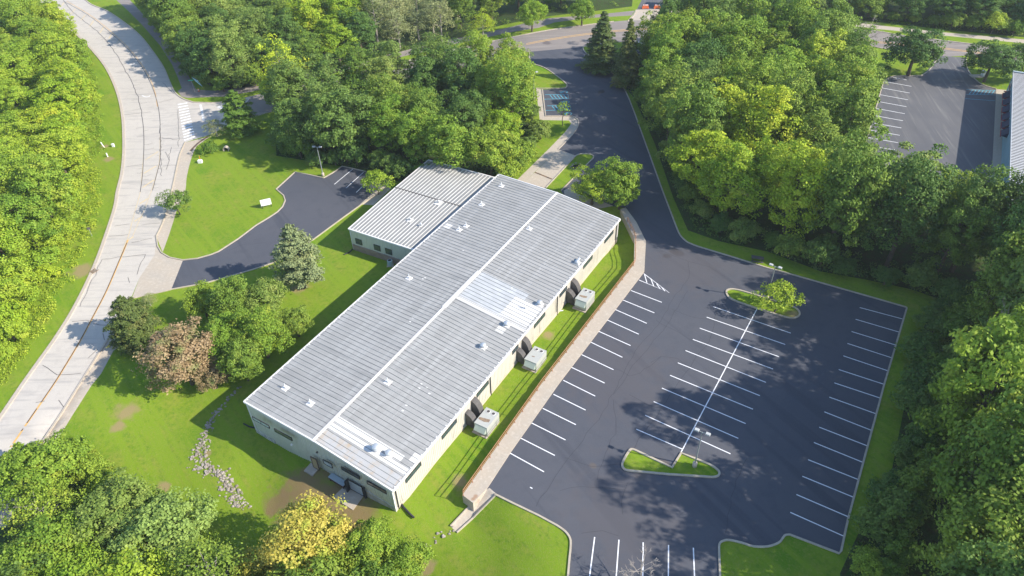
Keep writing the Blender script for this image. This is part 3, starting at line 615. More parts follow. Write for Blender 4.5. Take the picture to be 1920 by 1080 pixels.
for px, py in ((793, 523), (790, 534), (797, 521), (774, 596), (769, 603), (790, 720), (786, 728), (800, 727), (762, 760), (755, 770), (805, 738), (868, 470), (960, 540)):
    s, t = roofst(px, py); p = roofpt(s, t, .014); mbs = MB(); mbs.box(p, (.22, .3, .01), ax=(LU, SU, np.array([0, 0, 1.]))); bbuild(mbs, 'sealant_patch', M_roofw, roof)
# windows: map a pixel onto a vertical wall plane
def wallhit(px, py, A, n):
    P0 = up_(px, py, 0); P1 = up_(px, py, 4); k = (P1 - P0) / 4; z = ((A[:2] - P0[:2]) @ n[:2]) / (k[:2] @ n[:2]); return P0 + k * z
def window(p0, p1, zb, zt_, n, glass, name='window', frame=M_dark, mull=0, par=bld, bb=None):
    p0 = np.array(p0); p1 = np.array(p1); d = p1[:2] - p0[:2]; L = np.linalg.norm(d); d = np.array([*(d / L), 0]); nn = np.array([n[0], n[1], 0]) / np.linalg.norm(n[:2]); c = (p0 + p1) / 2; c[2] = (zb + zt_) / 2; c = c + nn * .05
    ax = (d, nn, np.array([0, 0, 1.])); H = zt_ - zb; bb = bb or bbuild
    g = MB(); g.box(c, (L - .1, .05, H - .1), ax=ax); w_ = bb(g, name, glass, par)
    f = MB()
    for s_ in (-1, 1):
        f.box(c + ax[2] * s_ * (H / 2 - .03), (L, .12, .07), ax=ax); f.box(c + d * s_ * (L / 2 - .03), (.07, .12, H - .14), ax=ax)
    for k in range(mull): f.box(c + d * L * ((k + 1) / (mull + 1) - .5), (.05, .10, H - .14), ax=ax)
    bb(f, 'window_frame' if name == 'window' else 'door_frame', frame, w_); return w_
NF = -LU
for a, b in [((760, 903), (788, 867)), ((828, 820), (855, 787)), ((893, 741), (915, 716)), ((960, 663), (971, 648)), ((1001, 612), (1021, 587)), ((1049, 556), (1062, 541)), ((1093, 503), (1110, 482)), ((1133, 455), (1149, 435))]:
    A = wallhit(*a, cFR, LN); B = wallhit(*b, cFR, LN); window(A, B, 1.35, 2.0, LN, M_glass, mull=2, frame=M_trim if 0 else M_dark)
def fw(a, b, zb, zt_, gl, name='window', frame=M_dark, mull=0):
    A = wallhit(*a, cFR, NF); B = wallhit(*b, cFR, NF); return window(A, B, zb, zt_, NF, gl, name, frame, mull)
fw((469, 769), (502, 790), 1.75, 2.35, M_glassl, mull=1); fw((512, 796), (546, 817), 1.75, 2.35, M_glass, mull=1)
fw((607, 865), (623, 872), .55, 1.35, M_glassl); fw((641, 878), (676, 899), 1.45, 2.05, M_glass, mull=2); fw((690, 908), (727, 931), 1.45, 2.05, M_glass, mull=2)
M_tan = mat('tan_door', (.42, .32, .19), .6)
fw((584, 860), (596, 868), -1.7, .45, M_tan, 'door', mat('dark_door_frame', (.10, .07, .06), .6)); 
M_roll = mat('pale_roller_door', (.55, .62, .68), .4, .1, layers=[((.1, .1, 9), 2, .45, .6, (.45, .52, .58))])
fw((653, 902), (681, 920), -1.95, -.05, M_roll, 'roller_door')
a = wallhit(650, 888, cFR, NF); mb = MB(); mb.box((a[0] + NF[0] * .3, a[1] + NF[1] * .3, -1.0), (.12, .7, 2.2), ax=(SU, LU, np.array([0, 0, 1.]))); bbuild(mb, 'door_wing', M_dark)
a = wallhit(683, 915, cFR, NF); mb = MB(); mb.box((a[0] + NF[0] * .1, a[1] + NF[1] * .1, -1.0), (.12, .3, 2.2), ax=(SU, LU, np.array([0, 0, 1.]))); bbuild(mb, 'door_jamb', M_dark)
# foundation
mb = MB(); ax3 = (LU, SU, np.array([0, 0, 1.]))
def fband(A, B, z1, n, m=M_found):
    c = (A + B) / 2; L = np.linalg.norm((B - A)[:2]); d = (B - A) / np.linalg.norm(B - A); mb = MB(); mb.box((c[0] + n[0] * .04, c[1] + n[1] * .04, (z1 - 5) / 2), (L, .12, z1 + 5), ax=(d, n, np.array([0, 0, 1.]))); bbuild(mb, 'foundation', m)
fband(cFR + SU * 5.6, cFR, -.62, NF, mat('pale_foundation', (.60, .57, .52), .9, layers=[(1, 5, .4, .7, (.36, .35, .33))])); fband(cFL, cFL - SU * 3.5, -2.35, NF, bpy.data.materials['pale_foundation'])
fband(cFR, cBR, -.88, LN)
# downspouts and lights
for px, py in ((742, 930), (918, 712), (1044, 570), (1155, 428)):
    P = wallhit(px, py, cFR, LN); mb = MB(); g = zt(P[0] + LN[0] * .3, P[1] + LN[1] * .3); q = P[:2] + LN[:2] * .12
    mb.box((q[0], q[1], (EV + g) / 2), (.12, .1, EV - g), ax=ax3); bbuild(mb, 'downspout', M_dark if px < 1000 else M_duct)
for px, py in ((596, 846), (548, 832)):
    P = wallhit(px, py, cFR, NF); mb = MB(); mb.box(P + NF * .15, (.25, .22, .2), ax=ax3, taper=.7); bbuild(mb, 'wall_lamp', M_dark if px > 560 else M_trim)
# door signs / meter on side
# ---- wing
WZ = 2.0
w1, w3, w4 = up_(653, 429, WZ), up_(803, 300, WZ), up_(915, 338, WZ)
def onwall(P): # project on main left wall line
    d = (cBL - cFL)[:2]; d /= np.linalg.norm(d); return cFL[:2] + d * ((P[:2] - cFL[:2]) @ d)
wd2 = (w3 - w1)[:2]; wd2 /= np.linalg.norm(wd2); ws = np.array([wd2[1], -wd2[0]])
def tomain(P):
    d = (BL - FL)[:2]; d /= np.linalg.norm(d); nrm2 = np.array([-d[1], d[0]]); k = ((cFL[:2] - P[:2]) @ nrm2) / (ws @ nrm2); return P[:2] + ws * k
w2 = tomain(w1); w4b = tomain(w3)
wing = empty('brick_base_wing', ((w1 + w3) / 2 * [1, 1, 0] + [0, 0, -2.3]), 'smaller flat roofed wing with white ribs and brick base joined to long building', 'building')
WO = np.array(wing.location)
def wbuild(mb, name, m, parent=wing, sm=False):
    mb.v = [tuple(np.array(p) - WO) for p in mb.v]; return mb.build(name, m, parent, sm)
smid = .56
def wroof(s, t, dz=0):
    a = w1[:2] + (w2 - w1[:2]) * t; b = w3[:2] + (w4b - w3[:2]) * t; p = a + (b - a) * s
    z = WZ + .12 * (s / smid if s < smid else (1 - s) / (1 - smid)); return np.array([p[0], p[1], z + dz])
mb = MB()
for a, b in ((0, smid), (smid, 1)): mb.add([wroof(a, 0), wroof(a, 1), wroof(b, 1), wroof(b, 0)], [(0, 1, 2, 3)])
q = [wroof(0, 0), wroof(0, 1), wroof(smid, 1), wroof(1, 1), wroof(1, 0), wroof(smid, 0)]
for i in range(6): mb.add([q[i], q[(i + 1) % 6], q[(i + 1) % 6] - [0, 0, .2], q[i] - [0, 0, .2]], [(0, 3, 2, 1)])
M_wr = mat('wing_roof_sheet', (.25, .25, .245), .6, .0, layers=[(.3, 5, .4, .7, (.30, .295, .28)), (2, 5, .5, .8, (.29, .285, .275))])
wr = wbuild(mb, 'roof', M_wr)
mb = MB()
NR = 22
for k in range(1, NR):
    t = k / NR
    for s0, s1 in ((.003, smid - .004), (smid + .004, .997)):
        a, b = wroof(s0, t), wroof(s1, t); V = []
        for p in (a, b):
            for du, dz in ((-.11, .002), (-.05, .085), (.05, .085), (.11, .002)): V.append(p + np.array([*ws, 0]) * du + [0, 0, dz])
        mb.add(V, [(0, 4, 5, 1), (1, 5, 6, 2), (2, 6, 7, 3), (0, 1, 2, 3), (7, 6, 5, 4)])
wbuild(mb, 'roof_rib', mat('wing_rib', (.46, .455, .44), .5, layers=[(.5, 5, .45, .75, (.38, .375, .36))]), wr)
mb = MB(); strip3(wroof(smid, 0), wroof(smid, 1), np.array([*wd2, 0]), .1, 0, .07, mb); wbuild(mb, 'ridge_cap', M_duct, wr)
mb = MB(); strip3(wroof(0, 0), wroof(0, 1), np.array([*wd2, 0]), .12, -.15, .09, mb); strip3(wroof(1, 0), wroof(1, 1), np.array([*wd2, 0]), .12, -.15, .09, mb)
strip3(wroof(0, 0), wroof(smid, 0), np.array([*ws, 0]), .08, -.15, .05, mb); strip3(wroof(smid, 0), wroof(1, 0), np.array([*ws, 0]), .08, -.15, .05, mb); wbuild(mb, 'gutter', M_trim, wr)
i1 = w1[:2] + wd2 * .15 + ws * .2; i3 = w3[:2] - wd2 * .15 + ws * .2; i2 = w2 + wd2 * .15; i4 = w4b - wd2 * .15
wt = lambda t: WZ - .12
wbuild(corr_wall(i1, i2, -5, wt, nrm=np.array([-wd2[0], -wd2[1], 0])), 'wall', M_wall_shade)
wbuild(corr_wall(i3, i1, -5, lambda t: WZ - .05, nrm=np.array([-ws[0], -ws[1], 0])), 'wall', M_wall_shade)
wbuild(corr_wall(i4, i3, -5, wt, nrm=np.array([wd2[0], wd2[1], 0])), 'wall', M_wall_shade)
bt = -1.15
c = (i1 + i2) / 2; mb = MB(); mb.box((c[0] - wd2[0] * .06, c[1] - wd2[1] * .06, (bt - 5) / 2), (np.linalg.norm(i2 - i1) - .1, .2, 5 + bt), ax=(np.array([*ws, 0]), np.array([*wd2, 0]), np.array([0, 0, 1.])))
c = (i1 + i3) / 2; mb.box((c[0] - ws[0] * .06, c[1] - ws[1] * .06, (bt - 5) / 2), (np.linalg.norm(i3 - i1) - .1, .2, 5 + bt), ax=(np.array([*wd2, 0]), np.array([*ws, 0]), np.array([0, 0, 1.]))); wbuild(mb, 'brick_base', M_brick)
nW = np.array([-wd2[0], -wd2[1], 0])
for a, b in (((668, 455), (680, 461)), ((703, 470), (715, 476)), ((725, 480), (737, 486))):
    A = wallhit(*a, i1, nW); B = wallhit(*b, i1, nW); window(A, B, -.75, .35, nW, M_glass, mull=1, par=wing, bb=wbuild)
mb = MB(); mb.tube([(i1[0] - wd2[0] * .1, i1[1] - wd2[1] * .1, WZ - .2), (i1[0] - wd2[0] * .1, i1[1] - wd2[1] * .1, -2.2)], .06, 6); wbuild(mb, 'downspout', M_trim)
def wingst(px, py):
    P = up_(px, py, WZ + .3)[:2]; d = P - w1[:2]; return (d @ wd2) / np.linalg.norm((w3 - w1)[:2]), (d @ ws) / np.linalg.norm(w2 - w1[:2])
for px, py, sz in ((767, 411, .8), (787, 421, .5), (818, 378, 1.0)):
    s, t = wingst(px, py); P = wroof(s, t); b = MB(); b.box(P + [0, 0, .1], (sz * 1.5, sz, .05), ax=(np.array([*wd2, 0]), np.array([*ws, 0]), np.array([0, 0, 1.]))); v = wbuild(b, 'roof_vent', M_roofw, wr)
    b = MB(); b.lathe(P, [(.14, .1), (.14, .45), (.24, .46), (.1, .6)], 10); wbuild(b, 'vent_cap', M_vent, v, True)
# ------------------------------------------------------------------ drain pipes on grass
def groundpipe(pts, r, label, m=M_dark):
    P = [G(*p) + [0, 0, r] for p in pts]; mb = MB(); mb.tube(P, r, 8); o = mb.build('drain_pipe', m, origin=P[0]); tag(o, label, 'pipe')
groundpipe([(752, 945), (757, 952), (770, 966), (777, 972)], .13, 'black drain pipe on the grass at the near corner of building')
groundpipe([(655, 474), (661, 468)][::-1] + [(645, 478)], .1, 'dark drain pipe on grass at the corner of the wing')
groundpipe([(478, 803), (468, 801), (457, 795)], .1, 'dark drain pipe lying in shade by the left building corner')
groundpipe([(1046, 584), (1056, 583)], .09, 'short pale drain pipe on grass between two air conditioners', M_trim)

# ------------------------------------------------------------------ rooftop style air handlers on the grass
M_hv = mat('pale_hvac_panel', (.46, .465, .44), .5, .1, layers=[(1.5, 5, .45, .75, (.48, .49, .45))])
M_hv2 = mat('greenish_hvac_hood', (.40, .46, .40), .5, .1)
M_rustp = mat('rusty_panel', (.30, .22, .15), .8, layers=[(4, 5, .4, .7, (.18, .13, .10))])
def hvac(px, py, label, rust):
    top = up_(px, py, .45); g = zt(top[0], top[1]); root = empty('air_conditioner', (top[0], top[1], g), label, 'air conditioner', 'air conditioners along the grass side of the long building', rz=math.atan2(LU[1], LU[0]))
    H = .45 - g; b = MB(); b.box((-.15, .1, .06), (3.2, 2.2, .12)); b.build('concrete_base', M_conc, root)
    b = MB(); b.box((0, 0, .2 + (H - .2) / 2), (2.9, 1.9, H - .2)); b.build('cabinet', M_hv, root)
    for yy in (-.42, .34):
        b = MB(); b.lathe((.95, yy, H), [(.27, 0), (.27, .05)], 16); f = b.build('fan_guard', M_trim, root); b = MB(); b.lathe((.95, yy, H + .052), [(.22, 0), (.18, .004)], 14); b.build('fan', M_duct, f)
    b = MB(); b.add([(-1.452, -.85, H - .1), (-1.452, .75, H - .1), (-2.0, .75, H - .75), (-2.0, -.85, H - .75), (-1.452, -.85, H - 1.1), (-1.452, .75, H - 1.1)], [(0, 1, 2, 3), (3, 2, 5, 4), (0, 3, 4), (1, 5, 2), (0, 4, 5, 1)]); b.build('intake_hood', M_hv2, root)
    b = MB()
    r_ = rust; b.prism([(-.45 + x_ * r_, .1 + y_ * r_) for x_, y_ in ((-.25, .7), (.1, .75), (.2, .2), (.4, -.7), (-.05, -.75), (-.3, -.2))], H, H + .012); b.build('rust_patch', M_rustp, root)
    # ducts from wall (+y is away from lot: local +y = left of LU)
    loc = lambda P: None
    dist = abs((top - cFR)[:2] @ LN[:2]) - .95
    def arc_duct(x0, x1, zh, nm):
        b = MB(); n = 7; yw = .95 + dist; V = []
        for k in range(n + 1):
            a = math.pi / 2 * k / n; yo = yw - dist * .92 * math.sin(a) * 1.0; zo = .5 + (zh - .5) * math.cos(a)
            V += [(x0, yo, zo), (x1, yo, zo)]
        m0 = len(V); V += [(x0, yw, .25), (x1, yw, .25), (x0, yw, zh), (x1, yw, zh)]; b.v = []; F = []
        for k in range(n): F.append((2 * k, 2 * k + 1, 2 * k + 3, 2 * k + 2))
        for k in range(n): F.append((m0, 2 * k, 2 * k + 2)); F.append((m0 + 1, 2 * k + 3, 2 * k + 1))
        F.append((m0, 2 * n, 2 * n + 1, m0 + 1)); b.add(V, F); b.build(nm, M_duct, root)
    arc_duct(.25, 1.15, H + 1.5, 'supply_duct'); arc_duct(-1.25, -.45, H + .7, 'return_duct')
    b = MB(); b.box((-.85, 1.0 + dist * .25, H * .45), (.8, dist * .5, H * .7)); b.box((.7, 1.0 + dist * .2, H * .4), (.9, dist * .45, H * .6)); b.build('duct_box', M_duct, root)
hvac(912.5, 783, 'pale air conditioner nearest the front corner with large rust patch on top', 1.0)
hvac(1004, 665, 'middle pale air conditioner beside cream wall with tiny rust patch', .3)
hvac(1097, 553, 'farthest pale air conditioner with dark triangular rust patch on top', .8)
P = G(732, 497); root = empty('condenser_unit', P, 'small round pale condenser unit in the corner by the wing wall', 'air conditioner')
b = MB(); b.box((0, 0, .05), (1.1, 1.1, .1)); b.build('pad', M_conc, root); b = MB(); b.lathe((0, 0, 0), [(.42, .1), (.45, .2), (.45, .95), (.38, 1.02)], 16); b.build('cabinet', mat('pale_blue_cabinet', (.42, .52, .54), .5), root); b = MB(); b.lathe((0, 0, 1.022), [(.3, 0), (.26, .01)], 14); b.build('fan_guard', M_dark, root)
# bench-like covered cart by front wall
P = (G(624, 900) + G(646, 912)) / 2; root = empty('metal_trough', P, 'long pale blue topped metal trough standing against the front wall', 'trough', rz=math.atan2(SU[1], SU[0]))
b = MB(); b.box((0, 0, .75), (2.5, .75, .06)); b.build('top', mat('pale_blue_top', (.38, .46, .52), .4, .2), root); b = MB(); b.box((0, 0, .5), (2.4, .66, .42)); b.build('body', mat('dark_red_body', (.13, .06, .06), .6), root)
for x in (-1.05, 1.05):
    for y in (-.28, .28): b = MB(); b.box((x, y, .15), (.08, .08, .3)); b.build('leg', M_dark, root)
# concrete pads in front of the doors
for nm, pl in (('concrete_pad', [(653, 905), (684, 928), (662, 957), (624, 933)]), ('concrete_pad', [(583, 868), (600, 876), (586, 893), (570, 883)])):
    W = [G(*p) for p in pl]; z = max(p[2] for p in W); mb = MB(); V = [(p[0], p[1], p[2] + .08) for p in W] + [(p[0], p[1], p[2] - .4) for p in W]
    mb.add(V, [(3, 2, 1, 0), (0, 1, 5, 4), (1, 2, 6, 5), (2, 3, 7, 6), (3, 0, 4, 7)]); o = mb.build(nm, M_conc); o['kind'] = 'structure'
# flume walls
mb = MB()
for pl in ([(880, 950), (845, 987)], [(932, 927), (887, 972), (857, 999)]):
    P = [G(*p) for p in pl]
    for a, b in zip(P[:-1], P[1:]):
        d = b - a; L = np.linalg.norm(d[:2]); dn = d / np.linalg.norm(d); nn = np.array([-dn[1], dn[0], 0]) / np.linalg.norm(dn[:2]); upv = np.cross(dn, nn); mb.box((a + b) / 2 + [0, 0, .05], (np.linalg.norm(d), .14, .3), ax=(dn, nn, upv))
o = mb.build('flume_wall', M_conc); o['kind'] = 'structure'
# ramp trench drain
ribbon('trench_drain', [((1003, 323), (1035, 336))], .35, .012, M_crack2, step=2)
# ------------------------------------------------------------------ rocks
M_rock = mat('limestone_rock', (.36, .32, .285), .9, layers=[(.9, 3, .4, .6, (.24, .20, .17)), (4, 4, .5, .75, (.46, .42, .39)), (2.2, 3, .55, .65, (.14, .15, .08))])
def rocks(path, widths, dens, name, label, size=(.06, .2)):
    mb = MB(); P = [G(*p)[:2] for p in path]
    for i, (a, b) in enumerate(zip(P[:-1], P[1:])):
        L = np.linalg.norm(b - a); d = (b - a) / L; nn = np.array([-d[1], d[0]])
        for _ in range(int(L * (widths[i] + widths[i + 1]) / 2 * dens)):
            t = random.random(); w_ = widths[i] + (widths[i + 1] - widths[i]) * t; q = a + (b - a) * t + nn * max(-.62, min(.62, random.gauss(0, .33))) * w_ + rng.normal(0, .08, 2); r = random.uniform(*size) * (1 if random.random() < .85 else 1.5); z = zt(*q)
            th = random.random() * 6.28; V = []
            for zz, rr in ((-.3, .8), (.25, 1.0), (.75, .55)):
                for k in range(5):
                    a_ = th + k * 1.2566 + random.uniform(-.25, .25); V.append((q[0] + r * rr * math.cos(a_) * 1.2, q[1] + r * rr * math.sin(a_), z + r * zz * random.uniform(.8, 1.2)))
            F = [(k, (k + 1) % 5, 5 + (k + 1) % 5, 5 + k) for k in range(5)] + [(5 + k, 5 + (k + 1) % 5, 10 + (k + 1) % 5, 10 + k) for k in range(5)] + [tuple(10 + k for k in range(5))]
            mb.add(V, F)
    o = mb.build(name, M_rock); tag(o, label, 'rocks', kind='stuff')
rocks([(450, 725), (425, 752), (405, 775), (391, 800), (385, 815), (376, 845), (372, 862), (380, 878), (392, 888)], [.5, .7, .9, 1.2, 1.1, 1.8, 2.3, 1.9, .9], 12, 'riprap_rocks', 'upper bed of broken pale rocks along the grassy drainage swale')
rocks([(388, 878), (405, 883), (420, 895), (428, 915), (440, 935), (452, 945), (468, 952)], [1.0, 1.1, 2.3, 1.8, 1.6, 1.3, .5], 15, 'riprap_rocks', 'lower bed of broken pale rocks curving through the lawn')
rocks([(790, 1028), (810, 1018), (825, 1005), (845, 998), (852, 993)], [.4, .9, .7, 1.2, .9], 5, 'riprap_rocks', 'thin trail of rocks below the concrete drain flume', (.07, .17))
ringp = [(1080 + 9.5 * math.cos(a), 312.5 + 6 * math.sin(a)) for a in np.linspace(0, 6.28, 15)]
rocks(ringp, [.5] * 15, 7, 'drain_hole_rocks', 'ring of small rocks round the drain hole in the grass island', (.1, .2))
ribbon('drain_hole', [((1073, 314), (1089, 311))], 1.3, .02, mat('black_hole', (.01, .01, .01), 1), step=.4)
# ------------------------------------------------------------------ street furniture
M_pole = mat('grey_pole', (.36, .38, .38), .5, .4); M_lampw = mat('lamp_housing', (.46, .47, .47), .5)
def lamp(px, py, H, heads, label, rot=0.0, dark=False):
    P = G(px, py); root = empty('lot_lamp', P, label, 'lamp post', 'lamp posts of the parking lots', rz=rot)
    b = MB(); b.lathe((0, 0, 0), [(.28, -.2), (.28, .7), (.24, .74)], 14); b.build('concrete_footing', M_conc, root, True)
    b = MB(); b.tube([(0, 0, .7), (0, 0, H)], [.09, .06], 10); b.build('pole', M_dark if dark else M_pole, root)
    for s_ in ((-1, 1) if heads == 2 else (1,)):
        b = MB(); b.tube([(0, 0, H - .1), (s_ * .35, 0, H + .02)], .04, 6); b.build('arm', M_pole, root)
        b = MB(); b.box((s_ * .65, 0, H + .06), (.56, .42, .16), taper=.85); hd = b.build('lamp_head', M_lampw, root); b = MB(); b.box((s_ * .65, 0, H - .03), (.4, .3, .012)); b.build('lens', M_glassl, hd)
    return root
lamp(1302, 874, 6.4, 2, 'twin head lamp post on the triangular grass island', R(-30))
lamp(1437, 562, 6.4, 2, 'twin head lamp post behind the small tree on the long island', R(-35))
lamp(606, 330, 6.4, 2, 'twin head lamp post at the edge of the small parking lot', R(-8))
lamp(1001, 188, 6.4, 1, 'single head lamp post beside the blue accessible bays', R(20))
lamp(1609, 222, 6.4, 1, 'dark single lamp post on grass beside the neighbouring lot', R(160), True)
def simple(name, label, catg, px, py, parts, rz=0.0):
    P = G(px, py); root = empty(name, P, label, catg, rz=rz)
    for pn, m, fn in parts:
        b = MB(); fn(b); b.build(pn, m, root)
    return root
M_signw = mat('sign_white', (.80, .80, .80), .5); M_or = mat('safety_orange', (.75, .16, .05), .6); M_green = mat('sign_green', (.02, .30, .20), .5)
simple('yard_sign', 'blank white rectangular sign on two posts on the lawn by the small lot', 'sign', 501, 389, [('panel', M_signw, lambda b: b.box((0, 0, 1.15), (1.9, .09, 1.3))), ('post', M_dark, lambda b: b.box((-.8, 0, .3), (.1, .1, .62))), ('post', M_dark, lambda b: b.box((.8, 0, .3), (.1, .1, .62)))], R(22))
simple('street_sign', 'green street name sign on thin pole at the path corner', 'sign', 365, 172, [('post', M_pole, lambda b: b.tube([(0, 0, 0), (0, 0, 2.9)], .04, 6)), ('name_plate', M_green, lambda b: b.box((-.1, 0, 2.85), (1.2, .04, .26)))], R(12))
simple('feather_banner', 'long pale blue feather banner leaning beside the street sign', 'banner', 380, 164, [('pole', M_pole, lambda b: b.tube([(0, 0, 0), (-.5, 0, 1.6), (-1.3, .2, 2.6)], .025, 6)), ('flag', mat('pale_blue_cloth', (.40, .62, .68), .8), lambda b: b.add([(0, -.02, .3), (-.55, -.02, 1.7), (-1.9, .2, 2.5), (-1.2, .02, 1.5), (-.5, 0, .7), (0, .02, .3), (-.55, .02, 1.7), (-1.9, .24, 2.5), (-1.2, .06, 1.5), (-.5, .04, .7)], [(0, 1, 2, 3, 4), (9, 8, 7, 6, 5), (0, 5, 6, 1), (1, 6, 7, 2), (2, 7, 8, 3), (3, 8, 9, 4), (4, 9, 5, 0)]))])
def cone_parts():
    return [('cone', M_or, lambda b: b.lathe((0, 0, .03), [(.17, 0), (.04, .68)], 12)), ('base', M_or, lambda b: b.box((0, 0, .02), (.42, .42, .04))), ('stripe', M_signw, lambda b: b.lathe((0, 0, .3), [(.135, 0), (.105, .16)], 12))]
simple('traffic_cone', 'orange traffic cone on the path beside the street sign', 'cone', 373, 171, cone_parts())
simple('utility_box', 'small white utility box with orange marker on the lawn', 'box', 376, 305, [('box', M_signw, lambda b: b.box((0, 0, .3), (.8, .6, .6))), ('marker', M_or, lambda b: b.tube([(-.1, .5, 0), (-.1, .5, 1.2)], .05, 6))])
simple('marker_post', 'tall leaning white marker post on the left verge', 'marker', 196, 277, [('post', M_signw, lambda b: b.tube([(0, 0, 0), (-.35, .1, 1.1)], .09, 7)), ('cap', M_signw, lambda b: b.lathe((-.37, .1, 1.1), [(.12, 0), (.1, .15)], 10))])
simple('utility_pedestal', 'small white square utility pedestal on the left verge', 'box', 213, 275, [('body', M_signw, lambda b: b.box((0, 0, .3), (.45, .4, .6))), ('cap', M_trim, lambda b: b.box((0, 0, .63), (.5, .45, .08)))])
simple('marker_post', 'short white marker in a bare dirt patch on the verge', 'marker', 202, 294, [('post', M_signw, lambda b: b.tube([(0, 0, 0), (0, 0, .75)], .13, 8)), ('cap', M_trim, lambda b: b.lathe((0, 0, .75), [(.17, 0), (.1, .12)], 10))])
simple('roadside_sign', 'narrow grey sign facing the road at the wood edge', 'sign', 156, 246, [('panel', M_pole, lambda b: b.box((0, 0, 1.3), (.1, .7, 1.1))), ('post', M_pole, lambda b: b.tube([(0, 0, 0), (0, 0, 1.0)], .05, 6))])
simple('roadside_sign', 'small dark sign on thin post in weeds by left road', 'sign', 173, 443, [('panel', M_duct, lambda b: b.box((0, 0, 1.7), (.5, .06, .45))), ('post', M_pole, lambda b: b.tube([(0, 0, 0), (0, 0, 1.6)], .04, 6))], R(30))
simple('park_bench', 'dark wooden picnic bench on grass behind the lot curb', 'bench', 1419, 490, [('tabletop', M_duct, lambda b: [b.box((0, y, .75), (1.9, .22, .05)) for y in (-.24, 0, .24)]), ('seat', M_duct, lambda b: b.box((0, -.72, .45), (1.9, .26, .05))), ('seat', M_duct, lambda b: b.box((0, .72, .45), (1.9, .26, .05))), ('leg_frame', M_dark, lambda b: [b.box((-.7, 0, .38), (.08, 1.5, .1)), b.box((-.7, 0, .4), (.08, .3, .65))]), ('leg_frame', M_dark, lambda b: [b.box((.7, 0, .38), (.08, 1.5, .1)), b.box((.7, 0, .4), (.08, .3, .65))])], R(-18))
def culvert(b):
    n = 14; V = []
    for x in (0, .8):
        for r in (.62, .5):
            V += [(r * math.cos(2 * math.pi * k / n), x, .35 + r * math.sin(2 * math.pi * k / n)) for k in range(n)]
    F = []
    for k in range(n):
        j = (k + 1) % n; F += [(k, j, n + j, n + k), (2 * n + j, 2 * n + k, 3 * n + k, 3 * n + j), (j, k, 2 * n + k, 2 * n + j), (n + k, n + j, 3 * n + j, 3 * n + k)]
    b.add(V, F)
simple('culvert_pipe', 'round concrete culvert mouth in the lawn near junction', 'pipe', 424, 284, [('pipe', M_conc, culvert), ('dark_mouth', M_dark, lambda b: b.lathe((0, 0, 0), [(.01, .01), (.01, .02)], 8) if 0 else b.box((0, .5, .35), (.8, .02, .8)))])
simple('storm_grate', 'rusty storm drain grate set in the left road curb', 'grate', 177, 509, [('grate', M_crack2, lambda b: [b.box((x, 0, .15), (.06, .8, .05)) for x in np.arange(-.5, .51, .17)]), ('frame', M_rustp, lambda b: [b.box((0, y, .14), (1.2, .08, .06)) for y in (-.42, .42)])], R(60))
simple('small_hydrant', 'small rusty brown hydrant stump on grass below the sapling', 'hydrant', 1022, 240, [('body', M_rustp, lambda b: b.lathe((0, 0, 0), [(.18, 0), (.15, .1), (.13, .5), (.16, .52), (.06, .68)], 10)), ('nozzle', M_rustp, lambda b: b.tube([(-.26, 0, .38), (.26, 0, .38)], .06, 8))])
for px, lb in ((1210, 'left of the two orange and white barricades at the park lane'), (1232, 'right of the two orange and white barricades at the park lane')):
    simple('barricade', lb, 'barricade', px, 15.5, [('body', M_or, lambda b: b.box((0, 0, .48), (1.9, .5, .92), taper=.75)), ('stripe', M_signw, lambda b: [b.box((x, 0, .86), (.14, .46, .2)) for x in (-.55, -.18, .18, .55)]), ('foot', M_or, lambda b: b.box((-.7, 0, .06), (.3, .8, .12))), ('foot', M_or, lambda b: b.box((.7, 0, .06), (.3, .8, .12)))])
simple('entrance_bench', 'small white monument bench under the right edge tree', 'bench', 1838, 143, [('slab', M_conc, lambda b: b.box((-1.0, 0, .06), (2.4, 1.6, .12))), ('block', M_signw, lambda b: b.box((.6, .2, .6), (.5, 1.0, 1.2)))])
